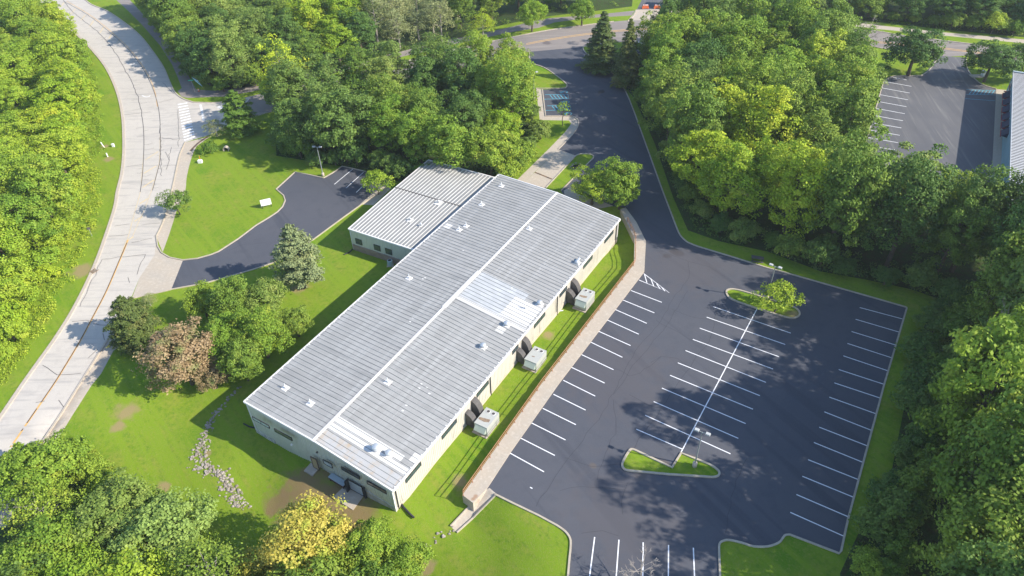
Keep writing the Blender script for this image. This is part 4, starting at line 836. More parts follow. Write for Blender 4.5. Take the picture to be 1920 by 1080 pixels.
# cars
M_tyre = mat('tyre_rubber', (.02, .02, .02), .9); M_cglass = mat('car_glass', (.03, .04, .05), .1, spec=.6); M_chrome = mat('wheel_rim', (.5, .5, .52), .3, .7)
def car(px, py, rz, paint, label, L=4.7, W=1.85, van=False):
    P = G(px, py); root = empty('parked_car' if not van else 'dark_car', P, label, 'car', rz=rz)
    side = [(-L / 2, .35), (-L / 2 + .05, .8), (-L / 2 + .35, .92), (-L / 2 + 1.0, .98), (-L / 2 + 1.55, 1.42), (L / 2 - 2.0, 1.46), (L / 2 - 1.25, .98), (L / 2 - .2, .85), (L / 2, .6), (L / 2, .35)]
    body = [(-L / 2, .3), (-L / 2 + .02, .8), (-L / 2 + .3, .95), (L / 2 - 1.2, .98), (L / 2 - .25, .84), (L / 2, .62), (L / 2, .3)]
    def ext(prof, w0, w1s): 
        b = MB(); n = len(prof); V = [(x, -w, z) for (x, z), w in zip(prof, w1s)] + [(x, w, z) for (x, z), w in zip(prof, w1s)]
        b.add(V, [(i, (i + 1) % n, n + (i + 1) % n, n + i) for i in range(n)] + [tuple(range(n - 1, -1, -1)), tuple(range(n, 2 * n))]); return b
    ext(body, 0, [W / 2 - .02, W / 2, W / 2 - .06, W / 2 - .06, W / 2 - .1, W / 2 - .12, W / 2 - .05]).build('body', paint, root)
    cab = [(-L / 2 + .8, .955), (-L / 2 + 1.4, 1.40), (L / 2 - 2.1, 1.43), (L / 2 - 1.25, .965)]
    ext(cab, 0, [W / 2 - .1, W / 2 - .26, W / 2 - .26, W / 2 - .1]).build('cabin_glass', M_cglass, root)
    b = MB(); b.box((-.25, 0, 1.44), (L - 3.6, W - .5, .04)); b.build('roof', paint, root)
    for x in (-L / 2 + .85, L / 2 - .95):
        for s_ in (-1, 1):
            b = MB(); b.tube([(x, s_ * (W / 2 - .2), .33), (x, s_ * (W / 2 + .01), .33)], .33, 16); wv = b.build('wheel', M_tyre, root); b = MB(); b.tube([(x, s_ * (W / 2 + .01), .33), (x, s_ * (W / 2 + .025), .33)], .2, 12); b.build('rim', M_chrome, wv)
    for s_ in (-1, 1):
        b = MB(); b.box((L / 2 - .05, s_ * .6, .66), (.14, .35, .14)); b.build('headlight', M_glassl, root)
        b = MB(); b.box((-L / 2 + .02, s_ * .68, .78), (.08, .3, .16)); b.build('tail_light', mat('red_lens', (.4, .02, .02), .3) if 'red_lens' not in bpy.data.materials else bpy.data.materials['red_lens'], root)
car(1198, 91, R(98), mat('white_car_paint', (.66, .70, .76), .25, .1), 'white car parked beside the pointed conifer near the top road')
car(100, 18, R(140), mat('silver_car_paint', (.60, .60, .60), .3, .2), 'pale car on the left road partly hidden by treetops', L=5.2)
# ------------------------------------------------------------------ neighbour building
nb0 = G(1883.5, 177); nb1 = G(1876, 330); nd = (nb1 - nb0)[:2]; nl = np.linalg.norm(nd); nd /= nl; nd3 = np.array([*nd, 0]); nn3 = np.array([-nd[1], nd[0], 0])
if nn3[0] < 0: nn3 = -nn3
nroot = empty('blue_wall_building', nb0, 'pale blue walled building with white ribbed roof and red edged awnings', 'building')
def nbuild(mb, name, m, parent=nroot):
    mb.v = [tuple(np.array(p) - nb0) for p in mb.v]; return mb.build(name, m, parent)
NH = 4.8; LL = nl + 22; Wd = 26
M_bw = mat('pale_blue_siding', (.28, .46, .56), .6, layers=[(.6, 4, .45, .7, (.24, .40, .50))])
b = MB(); b.box(nb0 + nd3 * LL / 2 + nn3 * Wd / 2 + [0, 0, NH / 2], (LL, Wd, NH), ax=(nd3, nn3, np.array([0, 0, 1.]))); nbuild(b, 'wall', M_bw)
b = MB(); b.box(nb0 + nd3 * LL / 2 + nn3 * Wd / 2 + [0, 0, NH + .12], (LL + .5, Wd + .5, .24), ax=(nd3, nn3, np.array([0, 0, 1.]))); nrf = nbuild(b, 'roof', mat('white_metal_roof', (.62, .62, .62), .45, .1))
b = MB()
for k in range(int(LL / .6)): b.box(nb0 + nd3 * (k + .5) * .6 + nn3 * Wd / 2 + [0, 0, NH + .28], (.1, Wd + .3, .08), ax=(nd3, nn3, np.array([0, 0, 1.])))
nbuild(b, 'roof_rib', M_duct, nrf)
b = MB(); b.box(nb0 + nn3 * Wd / 2 - nd3 * .15 + [0, 0, NH + .2], (.5, Wd + .6, .5), ax=(nd3, nn3, np.array([0, 0, 1.]))); nbuild(b, 'parapet', mat('grey_blue_parapet', (.35, .42, .46), .5), nrf)
M_navy = mat('navy_canvas', (.02, .03, .07), .7); M_red = mat('red_trim', (.30, .02, .03), .6)
for k in range(6):
    c = nb0 + nd3 * (5.6 + k * 3.55)
    b = MB(); a0, a1 = c, c + nd3 * 2.6; out = -nn3
    V = [a0 + [0, 0, 3.4], a1 + [0, 0, 3.4], a1 + out * 1.1 + [0, 0, 2.5], a0 + out * 1.1 + [0, 0, 2.5], a0 + [0, 0, 2.4], a1 + [0, 0, 2.4]]
    b.add(V, [(0, 1, 2, 3), (0, 3, 4), (1, 5, 2), (3, 2, 5, 4)]); aw = nbuild(b, 'awning', M_navy)
    b = MB(); b.box((a0 + a1) / 2 + out * 1.13 + [0, 0, 2.42], (2.7, .06, .3), ax=(nd3, nn3, np.array([0, 0, 1.]))); b.box(a0 + out * .6 - nd3 * .04 + [0, 0, 2.9], (.05, 1.0, .25), ax=(nd3, nn3, np.array([0, 0, 1.]))); nbuild(b, 'awning_edge', M_red, aw)
def disc(c, rx, rz_, off, m, name, par, z0=0, z1=None):
    b = MB(); n = 24; V = []
    for o_ in (off, off + .03):
        for k in range(n):
            a = 2 * math.pi * k / n; zz = math.sin(a) * rz_
            if z1 is not None: zz = max(z0, min(z1, zz)); xx = rx * math.sqrt(max(0, 1 - (zz / rz_) ** 2)) * (1 if math.cos(a) > 0 else -1)
            else: xx = math.cos(a) * rx
            V.append(c + nd3 * xx - nn3 * o_ + [0, 0, zz])
    b.add(V, [(k, (k + 1) % n, n + (k + 1) % n, n + k) for k in range(n)] + [tuple(range(n, 2 * n)), tuple(range(n - 1, -1, -1))]); return nbuild(b, name, m, par)
cc = nb0 + nd3 * 2.9 + [0, 0, 3.1]
em = disc(cc, 1.25, 1.25, .03, M_navy, 'emblem', nroot); disc(cc, 1.05, 1.05, .065, M_signw, 'emblem_disc', em); disc(cc, .95, .95, .1, M_red, 'emblem_band', em, -.32, .32)

# ------------------------------------------------------------------ vegetation
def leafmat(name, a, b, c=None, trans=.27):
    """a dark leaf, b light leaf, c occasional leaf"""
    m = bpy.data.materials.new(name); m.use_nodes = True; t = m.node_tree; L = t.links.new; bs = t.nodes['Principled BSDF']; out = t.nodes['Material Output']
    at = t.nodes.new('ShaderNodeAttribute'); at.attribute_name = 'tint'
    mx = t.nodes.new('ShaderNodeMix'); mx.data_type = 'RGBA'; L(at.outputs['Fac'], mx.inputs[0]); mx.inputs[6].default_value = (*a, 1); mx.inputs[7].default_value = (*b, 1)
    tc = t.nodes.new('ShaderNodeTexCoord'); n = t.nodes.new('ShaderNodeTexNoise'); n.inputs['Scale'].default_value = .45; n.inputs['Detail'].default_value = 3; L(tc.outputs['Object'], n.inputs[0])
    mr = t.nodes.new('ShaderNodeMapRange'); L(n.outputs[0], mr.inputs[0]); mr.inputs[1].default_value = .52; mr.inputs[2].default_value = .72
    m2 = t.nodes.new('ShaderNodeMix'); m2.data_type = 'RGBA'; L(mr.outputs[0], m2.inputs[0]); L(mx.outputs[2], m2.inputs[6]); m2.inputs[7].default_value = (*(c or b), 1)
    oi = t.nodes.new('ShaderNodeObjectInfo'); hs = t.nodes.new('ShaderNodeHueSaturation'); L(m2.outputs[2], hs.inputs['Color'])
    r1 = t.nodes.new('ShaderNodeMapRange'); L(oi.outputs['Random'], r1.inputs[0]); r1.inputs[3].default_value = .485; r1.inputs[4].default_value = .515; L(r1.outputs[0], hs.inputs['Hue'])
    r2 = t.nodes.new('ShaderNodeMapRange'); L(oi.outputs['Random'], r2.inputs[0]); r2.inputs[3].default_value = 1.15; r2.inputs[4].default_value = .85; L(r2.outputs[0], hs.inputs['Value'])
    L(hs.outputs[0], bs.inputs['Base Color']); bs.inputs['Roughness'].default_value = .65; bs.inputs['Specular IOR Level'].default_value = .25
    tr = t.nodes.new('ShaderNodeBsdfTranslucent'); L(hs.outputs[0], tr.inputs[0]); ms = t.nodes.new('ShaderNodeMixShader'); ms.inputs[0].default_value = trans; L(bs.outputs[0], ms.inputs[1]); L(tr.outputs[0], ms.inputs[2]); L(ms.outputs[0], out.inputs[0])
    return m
PAL = {
 'bright': (leafmat('leaf_yellow_green', (0.164, 0.281, 0.020), (0.375, 0.495, 0.043), (0.422, 0.495, 0.056)), 'bright yellow green'),
 'yellowg': (leafmat('leaf_gold_green', (0.180, 0.298, 0.019), (0.423, 0.543, 0.036), (0.513, 0.543, 0.049)), 'golden green'),
 'midb': (leafmat('leaf_fresh_green', (0.126, 0.229, 0.021), (0.297, 0.420, 0.046), (0.385, 0.444, 0.053)), 'fresh green'),
 'mid': (leafmat('leaf_mid_green', (0.099, 0.183, 0.023), (0.232, 0.342, 0.046), (0.281, 0.368, 0.057)), 'mid green'),
 'dark': (leafmat('leaf_dark_green', (0.068, 0.144, 0.024), (0.161, 0.260, 0.050), (0.194, 0.285, 0.056)), 'dark green'),
 'olive': (leafmat('leaf_olive', (0.113, 0.198, 0.034), (0.252, 0.343, 0.067), (0.291, 0.357, 0.090)), 'olive green'),
 'pale': (leafmat('leaf_pale_grey_green', (0.159, 0.245, 0.048), (0.343, 0.464, 0.108), (0.370, 0.464, 0.095)), 'pale grey green'),
 'tan': (leafmat('leaf_thin_tan', (0.211, 0.238, 0.077), (0.401, 0.428, 0.181), (0.360, 0.357, 0.162)), 'pale tan green'),
 'pink': (leafmat('leaf_pinkish_brown', (.22, .165, .075), (.42, .325, .17), (.17, .25, .07)), 'pinkish brown'),
 'yellow': (leafmat('leaf_yellow', (.28, .28, .035), (.58, .52, .10), (.26, .38, .05)), 'yellow'),
 'spruce': (leafmat('needle_dark', (0.036, 0.084, 0.022), (0.108, 0.155, 0.036), (0.131, 0.168, 0.041), .1), 'dark green'),
 'pine': (leafmat('needle_pale', (0.103, 0.148, 0.063), (0.251, 0.308, 0.136), (0.274, 0.308, 0.126), .12), 'pale grey green'),
 'cedar': (leafmat('needle_olive', (0.057, 0.097, 0.021), (0.171, 0.205, 0.048), (0.217, 0.205, 0.058), .12), 'dark olive'),
}
M_bark = mat('tree_bark', (.13, .10, .075), .95, layers=[(3, 4, .4, .7, (.08, .065, .05))])
M_barkl = mat('pale_bark', (.36, .32, .29), .9, layers=[(3, 4, .4, .7, (.24, .21, .19))])
def unit(a): return a / (np.linalg.norm(a, axis=-1, keepdims=True) + 1e-9)
def leaf_mesh(name, C, N, S, tint):
    n = len(C); up = np.tile([0, 0, 1.0], (n, 1)); r = rng.normal(size=(n, 3)); T = unit(np.cross(N, r)); B = np.cross(N, T)
    asp = rng.uniform(.55, .9, (n, 1)); S = S[:, None]
    fold = N * S * rng.uniform(-.25, .05, (n, 1))
    V = np.stack([C + T * S, C + B * S * asp + fold, C - T * S * .9, C - B * S * asp + fold], 1).reshape(-1, 3)
    me = bpy.data.meshes.new(name); me.vertices.add(4 * n); me.vertices.foreach_set('co', V.astype(np.float32).ravel())
    me.loops.add(4 * n); me.loops.foreach_set('vertex_index', np.arange(4 * n, dtype=np.int32)); me.polygons.add(n)
    me.polygons.foreach_set('loop_start', np.arange(0, 4 * n, 4, dtype=np.int32)); me.polygons.foreach_set('loop_total', np.full(n, 4, dtype=np.int32))
    at = me.attributes.new('tint', 'FLOAT', 'FACE'); at.data.foreach_set('value', tint.astype(np.float32)); me.materials.append(None); me.update(calc_edges=True); me.validate(); return me
def crown_decid(name, R_, z0, H, K, per, rc, leaf, low=-.55, inner=.25, lump=.22, flat=.75, rand=.55, bend=0.0):
    zc = (z0 + H) / 2; hh = (H - z0) / 2; C = []; N = []; S = []; T = []
    ph = rng.uniform(0, 6.28, 6)
    for k in range(K):
        # spiral for even coverage
        u = 1 - (k + .5) / K * (1 - low); th = k * 2.39996 + rng.normal(0, .25); s_ = math.sqrt(max(0, 1 - u * u))
        d = np.array([s_ * math.cos(th), s_ * math.sin(th), u])
        lum = 1 + lump * (math.sin(2 * th + ph[0]) * .5 + math.sin(3 * th + ph[1] + 2 * u) * .5 + math.sin(4 * u + ph[2]) * .4) + rng.normal(0, .07)
        rr = (rng.uniform(.35, .6) if rng.random() < inner else rng.uniform(.74, .88)) * lum
        taper = 1.0 - .18 * max(0, u)
        cc = np.array([d[0] * R_ * rr * taper, d[1] * R_ * rr * taper, zc + d[2] * hh * rr]); r = rc * rng.uniform(.5, 1.4)
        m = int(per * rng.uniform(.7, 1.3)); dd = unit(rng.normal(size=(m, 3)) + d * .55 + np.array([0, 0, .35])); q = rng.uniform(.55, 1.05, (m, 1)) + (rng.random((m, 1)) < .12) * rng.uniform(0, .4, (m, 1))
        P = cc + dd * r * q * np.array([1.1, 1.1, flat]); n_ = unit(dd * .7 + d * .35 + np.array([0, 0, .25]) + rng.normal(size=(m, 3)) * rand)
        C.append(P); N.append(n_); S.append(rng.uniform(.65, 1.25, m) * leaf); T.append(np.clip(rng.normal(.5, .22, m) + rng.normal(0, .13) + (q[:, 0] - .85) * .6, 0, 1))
    return leaf_mesh(name, np.concatenate(C), np.concatenate(N), np.concatenate(S), np.concatenate(T))
def crown_conifer(name, R_, z0, H, tiers, leaf, droop=.25, dens=1.0, gap=.0, roundness=1.0):
    C = []; N = []; S = []; T = []
    for k in range(tiers):
        f = (k + .5) / tiers; z = z0 + (H - z0) * f; rmax = R_ * (1 - f ** roundness) ** .85 * rng.uniform(.85, 1.1) + .15
        nb = max(4, int((7 + 6 * (1 - f)) * dens))
        for b in range(nb):
            th = rng.uniform(0, 6.28); L_ = rmax * rng.uniform(.7, 1.12); m = int((18 + 60 * L_ / R_) * dens); s_ = rng.uniform(.15, 1, m) ** .7
            dirv = np.array([math.cos(th), math.sin(th), 0]); side = np.array([-dirv[1], dirv[0], 0]); wdt = .30 * L_ * (1.15 - s_)[:, None] + .08
            P = np.array([0, 0, z]) + dirv * (L_ * s_)[:, None] + side * rng.normal(0, 1, (m, 1)) * wdt * .7 + np.array([0, 0, 1.]) * (-droop * L_ * s_ ** 1.5 + .12 * L_ * s_)[:, None] + rng.normal(0, .07, (m, 3))
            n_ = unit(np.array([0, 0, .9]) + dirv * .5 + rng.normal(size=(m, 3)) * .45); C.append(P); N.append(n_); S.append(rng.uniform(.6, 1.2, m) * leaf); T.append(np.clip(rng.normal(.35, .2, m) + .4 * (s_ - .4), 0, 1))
    return leaf_mesh(name, np.concatenate(C), np.concatenate(N), np.concatenate(S), np.concatenate(T))
def trunk_mesh(name, H, r, limbs, R_, zs=.3, depth=1, m=None, multi=1):
    mb = MB()
    for q in range(multi):
        ox, oy = (0, 0) if multi == 1 else (random.uniform(-.3, .3), random.uniform(-.3, .3)); lx, ly = (random.uniform(-.06, .06) * H * (multi > 1) + 0, random.uniform(-.06, .06) * H * (multi > 1))
        pts = [(ox, oy, -.8)] + [(ox + lx * t + random.uniform(-.08, .08), oy + ly * t + random.uniform(-.08, .08), H * t) for t in (.0, .25, .5, .75, .93)]
        mb.tube(pts, [r * 1.4, r * 1.15, r * .9, r * .65, r * .35, r * .1], 7)
        for k in range(limbs):
            t = zs + (.9 - zs) * (k + random.random()) / limbs; a = k * 2.4 + random.random(); L_ = R_ * (1.0 - .5 * t) * random.uniform(.75, 1.0); p0 = np.array([ox + lx * t, oy + ly * t, H * t]); dv = np.array([math.cos(a), math.sin(a), random.uniform(.35, .8)]); rr = r * (1 - t) * .6 + .02
            p1 = p0 + dv * L_ * .5 + rng.normal(0, .08, 3) * L_ * .3; p2 = p0 + dv * L_ * np.array([1, 1, 1.1]) ; mb.tube([p0, p1, p2], [rr, rr * .6, rr * .2], 5, caps=False)
            if depth > 1:
                for j in range(5):
                    s_ = random.uniform(.3, .95); pa = p0 + (p2 - p0) * s_; dd = dv + rng.normal(0, .6, 3); dd /= np.linalg.norm(dd); l2 = L_ * random.uniform(.3, .55); pb = pa + dd * l2 * .5; pc = pa + (dd + rng.normal(0, .2, 3)) * l2; mb.tube([pa, pb, pc], [rr * .4, rr * .28, .012], 4, caps=False)
                    for i in range(4):
                        pd = pa + (pc - pa) * random.uniform(.3, 1); de = dd + rng.normal(0, .6, 3); de /= np.linalg.norm(de); mb.tube([pd, pd + de * l2 * .5], [.022, .008], 3, caps=False)
    me = bpy.data.meshes.new(name); me.from_pydata(mb.v, [], mb.f); me.materials.append(m or M_bark); me.update(); return me
PROTO = {}
def reg(key, R_, H, zc, crown, trunk): PROTO.setdefault(key, []).append((R_, H, zc, crown, trunk))
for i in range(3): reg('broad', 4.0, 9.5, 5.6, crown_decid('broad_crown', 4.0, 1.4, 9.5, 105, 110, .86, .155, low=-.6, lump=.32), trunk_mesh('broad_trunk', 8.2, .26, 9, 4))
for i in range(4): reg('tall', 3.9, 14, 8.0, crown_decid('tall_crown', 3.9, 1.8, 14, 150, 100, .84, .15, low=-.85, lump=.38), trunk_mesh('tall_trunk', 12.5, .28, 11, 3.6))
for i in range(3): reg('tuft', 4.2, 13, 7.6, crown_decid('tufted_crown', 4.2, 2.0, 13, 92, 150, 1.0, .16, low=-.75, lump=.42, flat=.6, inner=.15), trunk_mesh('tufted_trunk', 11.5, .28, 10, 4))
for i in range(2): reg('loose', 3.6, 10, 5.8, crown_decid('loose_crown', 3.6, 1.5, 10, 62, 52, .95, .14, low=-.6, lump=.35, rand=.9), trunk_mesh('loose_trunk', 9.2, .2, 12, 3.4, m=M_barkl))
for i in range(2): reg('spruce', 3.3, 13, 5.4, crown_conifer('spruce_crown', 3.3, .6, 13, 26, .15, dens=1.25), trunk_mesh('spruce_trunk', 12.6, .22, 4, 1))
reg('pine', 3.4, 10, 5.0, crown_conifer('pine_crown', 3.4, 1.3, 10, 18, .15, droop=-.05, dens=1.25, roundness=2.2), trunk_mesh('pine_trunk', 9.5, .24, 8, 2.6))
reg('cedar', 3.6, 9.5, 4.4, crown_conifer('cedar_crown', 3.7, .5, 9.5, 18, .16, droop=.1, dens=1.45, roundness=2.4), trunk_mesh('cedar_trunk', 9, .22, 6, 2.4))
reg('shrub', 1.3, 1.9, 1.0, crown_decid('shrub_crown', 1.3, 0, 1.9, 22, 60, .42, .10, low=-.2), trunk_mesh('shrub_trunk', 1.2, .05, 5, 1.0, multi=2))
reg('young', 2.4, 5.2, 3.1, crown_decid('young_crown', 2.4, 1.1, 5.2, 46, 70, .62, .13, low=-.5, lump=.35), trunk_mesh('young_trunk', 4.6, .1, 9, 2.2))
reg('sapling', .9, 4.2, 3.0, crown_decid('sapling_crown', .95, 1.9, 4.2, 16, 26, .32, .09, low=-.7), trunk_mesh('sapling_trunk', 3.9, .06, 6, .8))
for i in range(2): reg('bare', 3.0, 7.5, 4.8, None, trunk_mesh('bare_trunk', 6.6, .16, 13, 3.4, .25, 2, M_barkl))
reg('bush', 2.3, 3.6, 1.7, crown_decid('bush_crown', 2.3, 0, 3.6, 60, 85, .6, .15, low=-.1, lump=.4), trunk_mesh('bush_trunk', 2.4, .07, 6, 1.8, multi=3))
NT = 0
def put_tree(kind, pal, x, y, s, sz=1.0, rz=None, idx=None):
    global NT
    pr = PROTO[kind]; R_, H, zc, cm, tm = pr[(idx if idx is not None else random.randrange(len(pr)))]
    nm = {'spruce': 'spruce_tree', 'pine': 'pine_tree', 'cedar': 'cedar_tree', 'shrub': 'shrub', 'bush': 'bush', 'bare': 'bare_tree', 'sapling': 'sapling'}.get(kind, 'leafy_tree')
    root = bpy.data.objects.new(nm, None); COL.objects.link(root); root.location = (x, y, zt(x, y) - .05); root.scale = (s, s, s * sz); root.rotation_euler = (0, 0, rz if rz is not None else random.uniform(0, 6.28)); root.empty_display_size = .5
    t = bpy.data.objects.new('trunk', tm); COL.objects.link(t); t.parent = root
    if cm is not None:
        c = bpy.data.objects.new('crown', cm); COL.objects.link(c); c.parent = root
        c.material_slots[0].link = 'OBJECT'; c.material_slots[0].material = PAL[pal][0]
    NT += 1; return root
def place(cx, cy, r, kind, pal, label, sz=1.0, idx=0, catg='tree', group=None, smax=9):
    R_, H, zc, _, _ = PROTO[kind][idx % len(PROTO[kind])]; s = 1.0; z = 0
    for _ in range(8):
        P = up_(cx, cy, z + zc * s * sz); z = hgt(P[0], P[1]); depth = (P - CAM) @ FW; s = min(smax, r * depth / F_PX / R_)
    o = put_tree(kind, pal, P[0], P[1], s, sz, idx=idx % len(PROTO[kind])); tag(o, label, catg, group); OCC.append((P[0], P[1], R_ * s)); return o
OCC = []
SPEC = [
 (246, 605, 47, 'cedar', 'cedar', 'dark olive cedar beside the left road at the lower lawn', .95, 0), (338, 665, 62, 'tuft', 'pink', 'large pinkish brown tree between cedar and green clump', .72, 0),
 (398, 705, 30, 'broad', 'pink', 'low brownish tree at the foot of the pinkish brown tree', .8, 1), (376, 562, 34, 'broad', 'midb', 'fresh green tree at upper left of the lawn clump', .95, 0),
 (437, 560, 44, 'tall', 'mid', 'tall green tree topmost in the lawn clump by small lot', .75, 1), (492, 560, 40, 'broad', 'olive', 'olive tree at the upper right of the lawn clump', 1, 2),
 (420, 625, 46, 'tuft', 'midb', 'bright tufted tree in the middle of the lawn clump', .8, 2), (487, 622, 46, 'tall', 'midb', 'fresh green tree in the lawn clump nearest the small round tree', .72, 2),
 (452, 672, 42, 'broad', 'mid', 'mid green tree lowest in the lawn clump near building shade', 1, 1), (552, 602, 32, 'broad', 'mid', 'small round green tree alone between clump and long building', .9, 0),
 (556, 482, 46, 'pine', 'pine', 'pale grey green pine standing alone beside the small parking lot', 1.1, 0), (706, 339, 27, 'young', 'bright', 'small bright yellow green tree at the end of small parking lot', .85, 0),
 (328, 377, 27, 'young', 'olive', 'small tree on the sidewalk edge beside the left road', .9, 0), (446, 212, 33, 'cedar', 'mid', 'bushy green evergreen beside the junction crosswalk', 1, 0),
 (402, 238, 21, 'loose', 'tan', 'thin brown half bare bush beside the crosswalk evergreen', .6, 1), (390, 277, 16, 'shrub', 'mid', 'round green shrub on the lawn near the culvert', 1, 0),
 (278, 562, 16, 'loose', 'tan', 'thin tan bush behind the olive cedar by the driveway', .6, 0),
 (1160, 335, 42, 'broad', 'midb', 'light green tree on the drive behind the long building', .95, 0), (1112, 350, 38, 'tuft', 'bright', 'yellow green tree touching the far end of long roof', .62, 1), (1162, 372, 32, 'broad', 'midb', 'low green tree by the north end of raised walkway', .9, 2),
 (1461, 556, 37, 'young', 'bright', 'small bright tree at the end of the long grass island', .85, 0), (1055, 203, 12, 'sapling', 'bright', 'thin sapling beside the blue accessible bays', .9, 0),
 (973, 104, 19, 'young', 'olive', 'small olive tree at the corner of drive and top road', .9, 0), (870, 108, 17, 'young', 'olive', 'small thin olive tree beside the top road bend', .9, 0),
 (1130, 84, 42, 'spruce', 'spruce', 'broad dark conifer at the mouth of the main drive', .66, 0), (1178, 108, 34, 'spruce', 'cedar', 'pointed conifer in front of the parked white car', .95, 1),
 (1718, 92, 52, 'broad', 'dark', 'broad dark tree on the left side of neighbour entrance', .72, 0), (1862, 112, 44, 'broad', 'dark', 'broad dark tree on the right side of neighbour entrance', .72, 1), (1925, 108, 40, 'broad', 'dark', 'dark tree behind the blue walled building at photo edge', .8, 2),
 (905, 45, 25, 'loose', 'yellowg', 'golden tree on the verge above the top road', .75, 0), (998, 25, 26, 'broad', 'bright', 'yellow green tree between the footpath and top road', .95, 1), (1092, 18, 24, 'broad', 'midb', 'round green tree nearest the park lane above top road', .9, 2),
 (1345, 34, 22, 'bare', 'mid', 'bare grey tree beside the top road centre', .8, 0), (1632, 52, 26, 'bare', 'mid', 'bare grey tree beside the neighbour entrance grass', .9, 1), (1404, 12, 22, 'bare', 'mid', 'bare grey tree above the top road footpath', .75, 1),
 (575, 1020, 78, 'tuft', 'yellow', 'large yellow tree at the bottom edge', .8, 0), (490, 1062, 44, 'broad', 'yellow', 'smaller yellow tree left of the large yellow tree', .9, 1), (626, 1040, 34, 'broad', 'yellowg', 'golden green tree just right of the large yellow tree', .9, 0),
 (690, 1030, 52, 'tuft', 'midb', 'fresh green tree in front of the trodden soil', .8, 2), (760, 1055, 44, 'broad', 'midb', 'rounded fresh green tree nearest the near lawn', 1, 2),
 (1202, 1068, 46, 'bare', 'mid', 'bare branched tree over the bottom parking lines', .9, 0), (1885, 640, 52, 'bare', 'mid', 'bare grey tree in the right wood behind the lot corner', 2.1, 1), (1900, 850, 60, 'bare', 'mid', 'bare grey tree at the right edge among green crowns', 2.0, 0),
 (1215, 70, 16, 'bare', 'mid', 'thin leaning dead tree right of the parked white car', 1.2, 1),
 (1256, 56, 18, 'young', 'olive', 'thin pale tree on the verge facing the park lane', 1, 0), (1462, 245, 14, 'bare', 'mid', 'dead bare snag rising from the wood right of drive', 1.6, 0),
 (525, 128, 46, 'loose', 'yellowg', 'airy golden green tree standing over the hidden side road', .95, 0), (520, 165, 36, 'broad', 'bright', 'round lime tree below the airy golden green tree', .9, 1), (1868, 38, 20, 'young', 'bright', 'small bright tree above the footpath at upper right', 1, 0),
 (1832, 405, 62, 'tall', 'dark', 'tall dark tree towering over the north corner of big lot', 1.05, 2), (1795, 430, 50, 'tuft', 'mid', 'mid green tree left of the tall dark lot corner tree', 1.3, 1), (825, 30, 30, 'loose', 'tan', 'pale tan half bare tree above the golden verge tree', 1, 0), (700, 20, 34, 'loose', 'tan', 'pale sycamore in the top wood with thin leaves', 1.1, 1),
]
for a in SPEC: place(*a[:6], sz=a[6], idx=a[7], catg='shrub' if a[3] == 'shrub' else 'tree')
HINT = [(40, 100, 'bright'), (100, 250, 'bright'), (60, 330, 'midb'), (20, 450, 'bright'), (60, 600, 'bright'), (10, 700, 'bright'), (150, 120, 'yellowg'), (100, 180, 'yellowg'), (20, 20, 'midb'), (100, 30, 'bright'), (30, 240, 'bright'), (20, 370, 'midb'), (100, 450, 'midb'), (20, 560, 'bright'),
 (330, 30, 'mid'), (300, 60, 'midb'), (420, 130, 'mid'), (380, 60, 'dark'), (480, 90, 'dark'), (440, 40, 'olive'), (560, 60, 'mid'), (600, 40, 'yellowg'), (680, 100, 'mid'), (740, 60, 'dark'), (800, 20, 'tan'), (760, 110, 'olive'), (830, 50, 'tan'), (650, 60, 'dark'), (500, 30, 'dark'), (560, 10, 'mid'), (900, 10, 'mid'), (1050, 5, 'mid'), (1130, 5, 'midb'),
 (560, 230, 'dark'), (620, 240, 'dark'), (680, 180, 'mid'), (760, 230, 'midb'), (820, 200, 'mid'), (800, 270, 'midb'), (700, 260, 'mid'), (860, 200, 'dark'), (880, 260, 'dark'), (940, 150, 'midb'), (950, 220, 'yellowg'), (930, 280, 'midb'), (600, 200, 'olive'), (780, 110, 'dark'), (720, 130, 'olive'),
 (1260, 130, 'midb'), (1300, 180, 'dark'), (1290, 220, 'mid'), (1400, 150, 'midb'), (1440, 60, 'midb'), (1500, 100, 'bright'), (1540, 120, 'mid'), (1560, 200, 'midb'), (1500, 250, 'mid'), (1400, 260, 'yellowg'), (1330, 300, 'yellowg'), (1470, 320, 'yellowg'), (1560, 300, 'mid'), (1380, 370, 'yellowg'), (1550, 400, 'mid'), (1650, 330, 'olive'), (1750, 330, 'midb'), (1850, 400, 'dark'), (1700, 420, 'dark'), (1600, 450, 'mid'), (1780, 480, 'dark'), (1880, 550, 'mid'), (1850, 640, 'dark'), (1800, 700, 'mid'), (1900, 720, 'midb'), (1830, 800, 'midb'), (1750, 900, 'midb'), (1850, 950, 'midb'), (1700, 1000, 'mid'), (1900, 1050, 'midb'), (1780, 1050, 'mid'),
 (1300, 15, 'dark'), (1450, 10, 'dark'), (1600, 20, 'mid'), (1700, 20, 'dark'), (1800, 30, 'dark'), (1900, 20, 'dark'),
 (60, 850, 'midb'), (130, 800, 'olive'), (60, 950, 'midb'), (180, 880, 'olive'), (230, 960, 'pale'), (130, 1020, 'bright'), (300, 1000, 'bright'), (380, 1020, 'mid'), (440, 1040, 'mid'), (20, 1050, 'dark'), (250, 1050, 'bright')]
